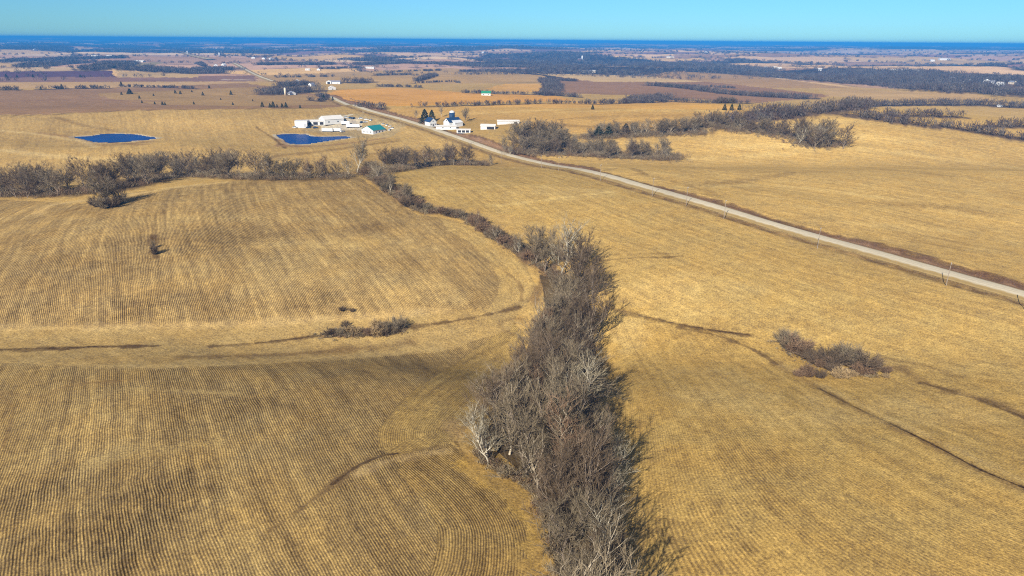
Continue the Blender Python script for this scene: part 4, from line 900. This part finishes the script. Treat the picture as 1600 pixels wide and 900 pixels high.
d1 = np.stack([u[:, :, 0], u[:, :, 1], 0.8 + 0 * u[:, :, 0]], 2).reshape(-1, 3) + rg.randn(len(c), 3) * 0.3; d1 /= np.linalg.norm(d1, axis=1)[:, None]; d2 = np.cross(d1, rg.randn(len(c), 3)); d2 /= np.linalg.norm(d2, axis=1)[:, None]
L_ = np.repeat(uh, nq)[:, None] * 0.22; hw_ = d2 * 0.05
Vq = np.stack([c - d1 * L_ - hw_, c - d1 * L_ + hw_, c + d1 * L_ + hw_ * .4, c + d1 * L_ - hw_ * .4], 1).reshape(-1, 3)
me = raw_mesh('undergrowth', Vq, np.arange(len(Vq)).reshape(-1, 4))
pal3 = np.array([[.19, .145, .085], [.15, .105, .062], [.22, .175, .11], [.19, .12, .07], [.27, .21, .12]]); tc = np.repeat(pal3[rg.randint(0, 5, nu)] * rg.uniform(.8, 1.2, (nu, 1)), nq * 4, axis=0)
at = me.attributes.new('tone', 'FLOAT_COLOR', 'POINT'); at.data.foreach_set('color', np.concatenate([tc, np.ones((len(tc), 1))], 1).astype(np.float32).ravel())
tag(link('undergrowth', me, k.m), 'low brown brush and saplings filling the feet of the tree lines and creek banks', None, None, 'stuff')

# ---------------------------------------------------------------- buildings
m_white = pmat('white_metal_siding', (0.62, 0.61, 0.56), 0.5, 0.05, 0.4); m_wroof = pmat('pale_metal_roof', (0.66, 0.62, 0.53), 0.45, 0.06, 0.3); m_teal = pmat('teal_metal_roof', (0.02, 0.20, 0.19), 0.45, 0.08, 0.3)
m_navy = pmat('dark_blue_roof', (0.02, 0.05, 0.11), 0.5, 0.1, 0.3); m_green = pmat('green_metal_roof', (0.03, 0.20, 0.10), 0.5, 0.1, 0.3); m_dark = pmat('dark_opening', (0.03, 0.03, 0.035), 0.8, 0.1); m_grey = pmat('grey_metal', (0.42, 0.43, 0.43), 0.5, 0.08)  # dark_opening colours the shade inside openings, also wheels, chassis and dark doors
m_shing = pmat('grey_shingle_roof', (0.20, 0.20, 0.22), 0.9, 0.15, 1.0); m_red = pmat('red_barn_paint', (0.30, 0.07, 0.05), 0.8, 0.15); m_wood = pmat('weathered_pole_wood', (0.27, 0.22, 0.165), 0.9, 0.15); m_glass = pmat('window_glass', (0.05, 0.07, 0.09), 0.15, 0.05, spec=0.6)
m_conc = pmat('pale_concrete', (0.62, 0.58, 0.50), 0.9, 0.1); m_tan = pmat('tan_siding', (0.62, 0.52, 0.36), 0.8, 0.08)
def place(name, px_, py_, rz, label, cat, group=None):
    x, y, _ = P(px_, py_); z = float(terrain(x, y)[0]); o = empty(name, (x[0], y[0], z - 0.1), rz); return tag(o, label, cat, group)
def gable(o, w, dp, h, rise, wall, roof, over=0.4, doors=(), wins=(), front_roof=None):
    """walls with gable ends towards -y/+y, ridge along y; doors (with dark panels for the shade in open bays) and wins: (face, along, z0, width, height, material)"""
    b = MB(); b.prism([(-w / 2, -0.6), (w / 2, -0.6), (w / 2, h), (0, h + rise - 0.05), (-w / 2, h)], -dp / 2, dp / 2); b.build('wall', wall, o)
    t = 0.18; sl = rise / (w / 2); xo = w / 2 + over; zo = h - sl * over
    for sg in (-1, 1):
        b = MB(); b.prism([(0, h + rise + 0.02), (sg * xo, zo + 0.02), (sg * xo, zo + t), (0, h + rise + t)], -dp / 2 - over, dp / 2 + over); b.build('roof', roof, o)
    for lst, nm in ((doors, 'door'), (wins, 'window')):  # open bays get a dark panel in place of their inner shade
        for f, al_, z0, ww, hh, mt in lst:
            b = MB()
            if f == 'f': b.box(al_ - ww / 2, al_ + ww / 2, -dp / 2 - 0.06, -dp / 2 + 0.02, z0, z0 + hh)
            elif f == 'r': b.box(w / 2 - 0.02, w / 2 + 0.06, al_ - ww / 2, al_ + ww / 2, z0, z0 + hh)
            elif f == 'l': b.box(-w / 2 - 0.06, -w / 2 + 0.02, al_ - ww / 2, al_ + ww / 2, z0, z0 + hh)
            b.build(nm, mt, o)
    return o
# the works by the second pond
o = place('large_shed', 518, 192, R(-52), 'largest white shed of the works, with a wide pale gabled roof', 'shed')
gable(o, 15, 21, 4.6, 3.0, m_white, m_wroof, doors=[('f', -3, 0, 4.5, 4, m_dark), ('f', 4, 0, 3, 3.5, m_grey)], wins=[('r', -6, 1.5, 1.5, 1.2, m_glass), ('r', 4, 1.5, 1.5, 1.2, m_glass)])
o = place('open_shed', 494, 194, R(-80), 'low white open-fronted shed between the square store and the largest shed', 'shed')
gable(o, 11, 20, 3.4, 1.2, m_white, m_wroof, doors=[('r', -6.5, 0, 4.5, 2.8, m_dark), ('r', 0, 0, 4.5, 2.8, m_dark), ('r', 6.5, 0, 4.5, 2.8, m_dark)])  # three dark panels painted as the shade of the open front
o = place('store_building', 472, 198, R(6), 'square white flat-roofed store at the pond end of the works', 'store')
b = MB(); b.box(-6.2, 6.2, -5, 5, -0.6, 6.2); b.build('wall', m_white, o); b = MB(); b.box(-6.4, 6.4, -5.2, 5.2, 6.2, 6.5); b.build('roof', m_wroof, o); b = MB(); b.box(3, 5.5, -5.06, -4.9, 0, 3.6); b.build('door', m_grey, o); b = MB(); b.box(6.18, 6.28, -3, 2.5, 0, 4); b.build('door', m_dark, o)
o = place('green_roofed_building', 584, 207, R(-38), 'white building with a teal metal roof at the corner of the works yard', 'building')
gable(o, 17, 16, 3.4, 3.6, m_white, m_teal, doors=[('f', 0, 0, 3, 2.8, m_grey)], wins=[('r', -4, 1, 1.4, 1.2, m_glass), ('r', 0, 1, 1.4, 1.2, m_glass), ('r', 4, 1, 1.4, 1.2, m_glass), ('f', -5, 1, 1.4, 1.2, m_glass), ('f', 5, 1, 1.4, 1.2, m_glass)])
def trailer(px_, py_, rz, L, label, group='trailers in the works yard', h=2.8):
    o = place('trailer', px_, py_, rz, label, 'trailer', group); b = MB(); b.box(-L / 2, L / 2, -1.3, 1.3, 1.0, 1.0 + h); b.build('cargo_box', m_white, o); b = MB(); b.box(-L / 2, L / 2, -0.5, 0.5, 0.7, 0.99); b.build('chassis', m_dark, o)
    for xx in (-L / 2 + 1.2, L / 2 - 1.5):
        for yy in (-1.1, 1.1): b = MB(); b.tube((xx, yy - 0.15, 0.5), (xx, yy + 0.15, 0.5), 0.5, 0.5, 12); b.build('wheel', m_dark, o)
trailer(512, 206.3, R(-4), 11, 'first long white trailer of the pair parked by the pond bank'); trailer(525, 206.1, R(3), 10, 'second white trailer of the pair, on the building side, by the pond bank')
trailer(552, 199.6, R(-3), 14, 'white trailer parked along the middle of the gravel yard', None); trailer(540, 195, R(2), 9, 'short white trailer behind the middle of the gravel yard', None)
def car_parts(o, mat, L=4.6):
    b = MB(); b.prism([(-L / 2, 0.35), (L / 2, 0.35), (L / 2, 0.85), (L * 0.27, 0.95), (-L * 0.42, 0.98), (-L / 2, 0.8)], -0.9, 0.9); b.build('body', mat, o)
    b = MB(); b.prism([(-L * 0.36, 0.98), (L * 0.2, 0.98), (L * 0.08, 1.5), (-L * 0.27, 1.52)], -0.8, 0.8); b.build('cabin', m_glass, o)
    b = MB(); b.box(-L * 0.26, L * 0.07, -0.78, 0.78, 1.525, 1.57); b.build('roof', mat, o)
    for xx in (-L * 0.31, L * 0.31):
        for yy in (-0.82, 0.82): b = MB(); b.tube((xx, yy - 0.1, 0.34), (xx, yy + 0.1, 0.34), 0.34, 0.34, 12); b.build('wheel', m_dark, o)
cw = empty('parked_car', (0, 0, -500)); car_parts(cw, m_white); cdk = empty('parked_car', (0, 0, -500)); car_parts(cdk, m_navy)
CARS = [(541, 184.5, 0, 'white car first from the lane in the top row of the works yard'), (548, 185.3, 1, 'dark car beside the first white car in the top row of the works yard'), (553, 185.6, 1, 'second dark car of the top row of the works yard'), (564, 185.8, 0, 'white car past the dark pair in the top row of the yard'),
        (573, 188, 0, 'white car at the outer corner of the top row of the yard'), (580, 189, 0, 'white car last of the top row, towards the road'), (566, 192, 1, 'dark vehicle standing inside the yard corner'), (571, 191.6, 0, 'white car beside the dark vehicle inside the yard corner'),
        (600, 195.2, 0, 'white car first from the road in the curved row behind the teal roof'), (606, 196.6, 0, 'white car second from the road in the curved row behind the teal roof'), (611, 199, 0, 'white car third in the curved row behind the teal roof'), (614, 201.8, 0, 'white car fourth in the curved row behind the teal roof'), (609, 204, 0, 'white car last of the curved row, beside the teal-roofed wall'),
        (482, 200, 1, 'dark vehicle in front of the square white store'), (493, 200.5, 1, 'dark vehicle in front of the open shed'), (461, 200, 0, 'white vehicle alone at the field edge by the store'), (535, 206.6, 0, 'white car at the end of the trailer pair')]
used = [False, False]
for i, (px_, py_, kk, lab) in enumerate(CARS):
    src = (cw, cdk)[kk]
    if used[kk]: o = copy_tree(src)
    else: o = src; used[kk] = True
    x, y, _ = P(px_, py_); o.location = (x[0], y[0], float(terrain(x, y)[0]) + 0.02); o.rotation_euler = (0, 0, R([20, -30, 60, 5, -15, 80, 35][i % 7])); o.scale = (1.15, 1.15, 1.15); tag(o, lab, 'car', 'vehicles parked around the works yard')
# farmstead by the road
o = place('farmhouse', 673, 196, R(35), 'white farmhouse with a steep dark gabled roof beside the evergreens', 'house')
gable(o, 7.5, 10, 4.2, 3.4, m_white, m_navy, doors=[('f', 0, 0, 1.1, 2.1, m_dark)], wins=[('f', -2.2, 1, 1, 1.3, m_glass), ('f', 2.2, 1, 1, 1.3, m_glass), ('f', 0, 4, 1, 1.1, m_glass), ('r', -2.5, 1, 1, 1.3, m_glass), ('r', 2.5, 1, 1, 1.3, m_glass)])
o = place('barn', 707, 196.5, R(-50), 'white barn with a dark blue roof in front of the silo', 'barn')
gable(o, 10, 14, 4.2, 3.6, m_white, m_navy, doors=[('f', 0, 0, 3.4, 3.4, m_white), ('r', 4, 0, 2.5, 2.5, m_dark)], wins=[('f', 0, 5, 1.2, 1.2, m_dark)])
o = place('barn_annex', 713, 197, R(-50), 'white low-roofed annex joined to the blue-roofed barn on the road side', 'barn')
gable(o, 9, 9, 3.8, 1.8, m_white, m_white, doors=[('f', 2, 0, 2.4, 2.6, m_grey)])
o = place('silo', 706.5, 190, 0, 'tall dark blue silo with a white domed cap behind the barn', 'silo')
b = MB(); b.tube((0, 0, -0.5), (0, 0, 9), 2.6, 2.9, 24); b.build('silo_body', m_navy, o, True); b = MB()
for k_ in range(4): a0, a1 = math.pi / 2 * k_ / 4, math.pi / 2 * (k_ + 1) / 4; b.tube((0, 0, 9.01 + 2.0 * math.sin(a0)), (0, 0, 9.01 + 2.0 * math.sin(a1)), 2.7 * math.cos(a0), max(0.05, 2.7 * math.cos(a1)), 24)
b.build('silo_cap', m_white, o); b = MB(); b.box(-0.4, 0.4, -3.0, -2.55, 0, 9); b.build('chute', m_navy, o)
o = place('low_shed', 697, 201, R(96), 'long low white shed on the road side of the barn', 'shed'); gable(o, 7, 19, 2.6, 0.8, m_white, m_wroof, doors=[('f', 0, 0, 2.4, 2.2, m_dark)], wins=[('l', -4, 1, 1.2, .8, m_glass), ('l', 3, 1, 1.2, .8, m_glass)])
o = place('open_shed', 724.5, 206.5, R(90), 'small white shed with dark open bays closest to the gravel road', 'shed'); gable(o, 5, 12.5, 2.5, 0.6, m_white, m_wroof, doors=[('l', -3.6, 0, 2.8, 2, m_dark), ('l', 0, 0, 2.8, 2, m_dark), ('l', 3.6, 0, 2.8, 2, m_dark)])  # bays are solid wall; dark panels give their shade
o = place('livestock_shed', 763, 201, R(86), 'white cattle shed with one wide dark opening past the farmstead', 'shed'); gable(o, 9, 13.5, 3.0, 1.3, m_white, m_wroof, doors=[('l', -2.5, 0, 7, 2.3, m_dark)])  # wide opening is a dark panel coloured like the shade inside
o = place('long_shed', 794, 193, R(93), 'long narrow white-roofed shed farthest from the farmstead towards the tree clump', 'shed'); gable(o, 7, 21, 2.5, 1.0, m_white, m_wroof, doors=[('l', -7, 0, 3, 2, m_dark)])
# scattered farm buildings farther away
HB = [(519, 140, 12, 9, 4, 3, m_white, m_wroof, 30, 'machine_shed', 'bright white gabled shed beside the road bend', 0), (514, 131, 11, 9, 5, 2.5, m_white, m_wroof, 8, 'hoop_barn', 'white barn with a dark open end beyond the road bend', 1), (524, 131, 9, 24, 4.5, 2.5, m_white, m_shing, 85, 'long_shed', 'long grey-roofed shed behind the open-ended white barn', 0),
      (465, 129, 9, 8, 4, 3, m_white, m_wroof, 20, 'farmhouse', 'white house at the far edge of the farm wood', 0), (487, 135, 9, 10, 4, 3, m_white, m_shing, -30, 'farmhouse', 'white house with a grey roof at the road end of the farm wood', 0), (456, 148, 10, 11, 3.2, 3, m_white, m_shing, 40, 'farmhouse', 'blue-grey roofed house in front of the farm wood', 0),
      (759.5, 149, 16, 9, 4, 3.5, m_white, m_green, 90, 'farmhouse', 'white house with a bright green roof beyond the orange field', 0), (149, 89.5, 30, 12, 6, 3, m_white, m_wroof, 90, 'poultry_house', 'first of two long white sheds on the far ridge beyond the plough land', 0), (171, 89.5, 24, 12, 6, 3, m_white, m_wroof, 90, 'poultry_house', 'second, shorter of two long white sheds on the far ridge', 0), (218, 97, 22, 40, 4, 3, m_conc, m_wroof, 90, 'long_shed', 'long pale shed above the small green hill', 0),
      (28, 93, 14, 12, 5, 3, m_white, m_wroof, 20, 'farmhouse', 'white farm building beside the far hedge-lined lane', 0), (55, 79, 30, 16, 7, 4, m_white, m_wroof, 70, 'farm_building', 'pale building among hazy farms on the far ridge', 0), (396, 91.5, 16, 14, 5, 3, m_white, m_wroof, 10, 'farmhouse', 'white house first of three along the far lane', 0), (413, 92.5, 16, 14, 5, 3, m_white, m_shing, -20, 'farmhouse', 'grey-roofed house in the middle of three along the far lane', 0), (424, 93, 18, 14, 5, 3, m_white, m_wroof, 50, 'farmhouse', 'white house last of three along the far lane', 0),
      (337, 103, 12, 12, 4, 3, m_white, m_shing, 20, 'farmhouse', 'white house in the wood beside the distant road, on its pond side', 0), (350, 103, 12, 12, 5, 3.5, m_white, m_wroof, -30, 'farmhouse', 'white house nearer the distant road in the same wood', 0), (578, 107, 30, 12, 4, 2, m_white, m_wroof, 90, 'long_shed', 'long white shed on the skyline pasture beyond the round copse', 0), (481, 110, 14, 10, 4, 2, m_white, m_wroof, 90, 'farm_building', 'small pale shed beside the far copse', 0), (498, 110, 10, 10, 4, 3, m_white, m_shing, 0, 'farmhouse', 'grey-roofed house under the far copse', 0),
      (913, 113, 16, 12, 4, 2.5, m_white, m_wroof, 20, 'farmhouse', 'white house first in the farm row behind the pale strip', 0), (921, 113, 14, 12, 4, 2.5, m_white, m_shing, 80, 'farmhouse', 'grey-roofed building in the middle of the farm row behind the pale strip field', 0), (928, 113, 18, 12, 4, 2.5, m_tan, m_wroof, 80, 'farmhouse', 'tan building last in the farm row behind the pale strip field', 0), (906, 94, 24, 16, 6, 3, m_red, m_shing, 80, 'barn', 'dull red barn beside the tall white far silo', 0), (755, 83, 30, 16, 7, 4, m_white, m_wroof, 80, 'farm_building', 'pale farm building beyond the pink far hill', 0),
      (1047, 90.5, 44, 16, 5, 3, m_tan, m_wroof, 90, 'long_shed', 'long yellowish shed on the hazy slope', 0), (1103, 83, 34, 18, 7, 4, m_white, m_wroof, 80, 'farm_building', 'pale building in blue haze beyond the yellowish shed', 0), (1196, 107.5, 18, 12, 5, 3, m_white, m_wroof, 80, 'farmhouse', 'white house first on the grassy knoll among the woods', 0), (1211, 107, 16, 12, 5, 3, m_tan, m_wroof, 10, 'farmhouse', 'tan house second on the grassy knoll among the woods', 0), (1217, 108, 16, 12, 4, 3, m_white, m_wroof, 90, 'farmhouse', 'white house last on the grassy knoll among the woods', 0), (1281, 110.5, 16, 12, 5, 3, m_white, m_wroof, 70, 'farmhouse', 'white house alone on the wooded slope past the knoll', 0),
      (1379, 111.5, 18, 12, 5, 2, m_white, m_wroof, 80, 'long_shed', 'first long white shed of four in a row above the big wood', 0), (1397, 112, 36, 12, 5, 2, m_white, m_wroof, 90, 'long_shed', 'second long white shed of four in a row above the big wood', 0), (1416, 112.3, 36, 12, 5, 2, m_white, m_wroof, 90, 'long_shed', 'third long white shed of four in a row above the big wood', 0), (1430, 112.8, 18, 12, 5, 2, m_white, m_wroof, 90, 'long_shed', 'last long white shed of four in a row above the big wood', 0),
      (1475, 94, 60, 20, 7, 4, m_white, m_wroof, 90, 'farm_building', 'long pale building high in the hazy woods', 0), (1456, 96, 36, 20, 7, 4, m_white, m_wroof, 70, 'farm_building', 'smaller pale building beside the long one in the hazy woods', 0), (1486, 125.5, 14, 12, 5, 3, m_white, m_shing, 30, 'farmhouse', 'grey-roofed house half hidden inside the big wood', 0), (1493, 126, 12, 10, 4, 3, m_white, m_shing, -30, 'farmhouse', 'smaller grey-roofed house half hidden inside the big wood', 0), (1512, 128, 13, 12, 4, 3, m_white, m_wroof, 20, 'farmhouse', 'white house at the wood end of the clearing', 0),
      (1541, 130, 15, 13, 6, 4, m_white, m_shing, -30, 'farmhouse', 'tall white house in the middle of the clearing', 0), (1549, 130.5, 12, 12, 5, 3, m_white, m_shing, 50, 'farmhouse', 'white house close beside the tall one in the clearing', 0), (1562, 133.5, 13, 13, 5, 3, m_white, m_wroof, 20, 'farmhouse', 'white house standing lowest in the clearing', 0), (1582, 131, 13, 12, 4, 3, m_tan, m_shing, 20, 'farmhouse', 'tan house at the outer end of the clearing', 0), (1562, 167, 4, 6, 2, 1, m_white, m_white, 20, 'small_hut', 'tiny white hut on the field edge below the straight wood', 0)]
for px_, py_, w_, d_, h_, rs_, wl, rf, rz, nm, lab, dr in HB:
    o = place(nm, px_, py_, R(rz), lab, {'farmhouse': 'house', 'barn': 'barn', 'hoop_barn': 'barn'}.get(nm, 'building'))
    dd = [('f', 0, 0, w_ * 0.5, h_ * 0.9, m_dark)] if dr else [('f', 0, 0, 1.5, 2.4, m_dark)]  # open barn end is a dark panel for its inner shade, others plain doors
    if rz == 90: w_, d_ = min(w_, d_), max(w_, d_)
    gable(o, w_, d_, h_, rs_, wl, rf, doors=dd, wins=[('l', -d_ * 0.25, 1.2, 1.6, 1.4, m_glass), ('l', d_ * 0.25, 1.2, 1.6, 1.4, m_glass)])
def silo(px_, py_, hh, rd, mt, label, nm='silo'):
    o = place(nm, px_, py_, 0, label, 'silo'); b = MB(); b.tube((0, 0, -0.5), (0, 0, hh), rd, rd, 16); b.build('silo_body', mt, o, True); b = MB(); b.tube((0, 0, hh + .01), (0, 0, hh + rd * .6), rd * 1.02, 0.2, 16); b.build('silo_cap', m_grey, o)
silo(446, 149, 12, 1.7, m_tan, 'slim pinkish silo beside the blue-grey roofed house'); silo(909.5, 94.5, 22, 3.6, m_white, 'tall white silo beside the dull red barn on the far hill'); silo(343, 88.5, 18, 3, m_white, 'slim white far silo near the crossing of the distant road'); silo(293, 84.5, 18, 3, m_white, 'white silo beside the farthest stretch of the distant road')

# ---------------------------------------------------------------- roadside poles
pp = empty('utility_pole', (0, 0, 0)); b = MB(); b.tube((0, 0, -0.6), (0, 0, 9.4), 0.15, 0.10, 8); b.build('pole', m_wood, pp)
b = MB(); b.box(-1.15, 1.15, -0.20, -0.10, 8.75, 8.9); b.build('crossarm', m_wood, pp)
for xx in (-1.0, 0.45, 1.0): b = MB(); b.tube((xx, -0.16, 8.901), (xx, -0.16, 9.1), 0.07, 0.05, 6); b.build('insulator', m_white, pp)
POLES = [(1478, 447, 'bare pole'), (1277, 388, ''), (1131, 342, ''), (1072, 320, ''), (1019, 305, ''), (938, 281, ''), (873, 267, ''), (846, 262, ''), (783, 257, ''), (714, 224, ''), (627, 200, ''), (608, 187, ''), (1600, 486, '')]
PL = ['pole on the camera side of the gravel road at its lowest visible stretch', 'pale leaning pole beside the road where the verge widens, next up from the lowest', 'pole beside the road above the widened verge', 'pole beside the road above the field track fork', 'pole beside the road below the dark roadside bank', 'pole beside the road between bank and tree clump', 'pole standing opposite the end of the long tree clump',
      'pole at the road opposite the middle of the long tree clump', 'pale pole at the field crest below the road', 'pole beside the road opposite the farm sheds', 'pole beside the road behind the works yard', 'pole beside the road at the works lane', 'pole at the very edge of the frame on the road verge']
for i, (px_, py_, _) in enumerate(POLES):
    o = pp if i == 0 else copy_tree(pp); x, y, _z = P(px_, py_)
    o.location = (x[0], y[0], float(terrain(x, y)[0]) - 0.1); o.rotation_euler = (0, R(2 if i == 1 else _rg.uniform(-1, 1)), R(60)); tag(o, PL[i], 'pole', 'utility poles along the gravel road')
for o in bpy.data.objects:
    if 'label' in o and len(o['label'].split()) > 16: print('LONG', o['label'])
print('objects', len(bpy.data.objects))
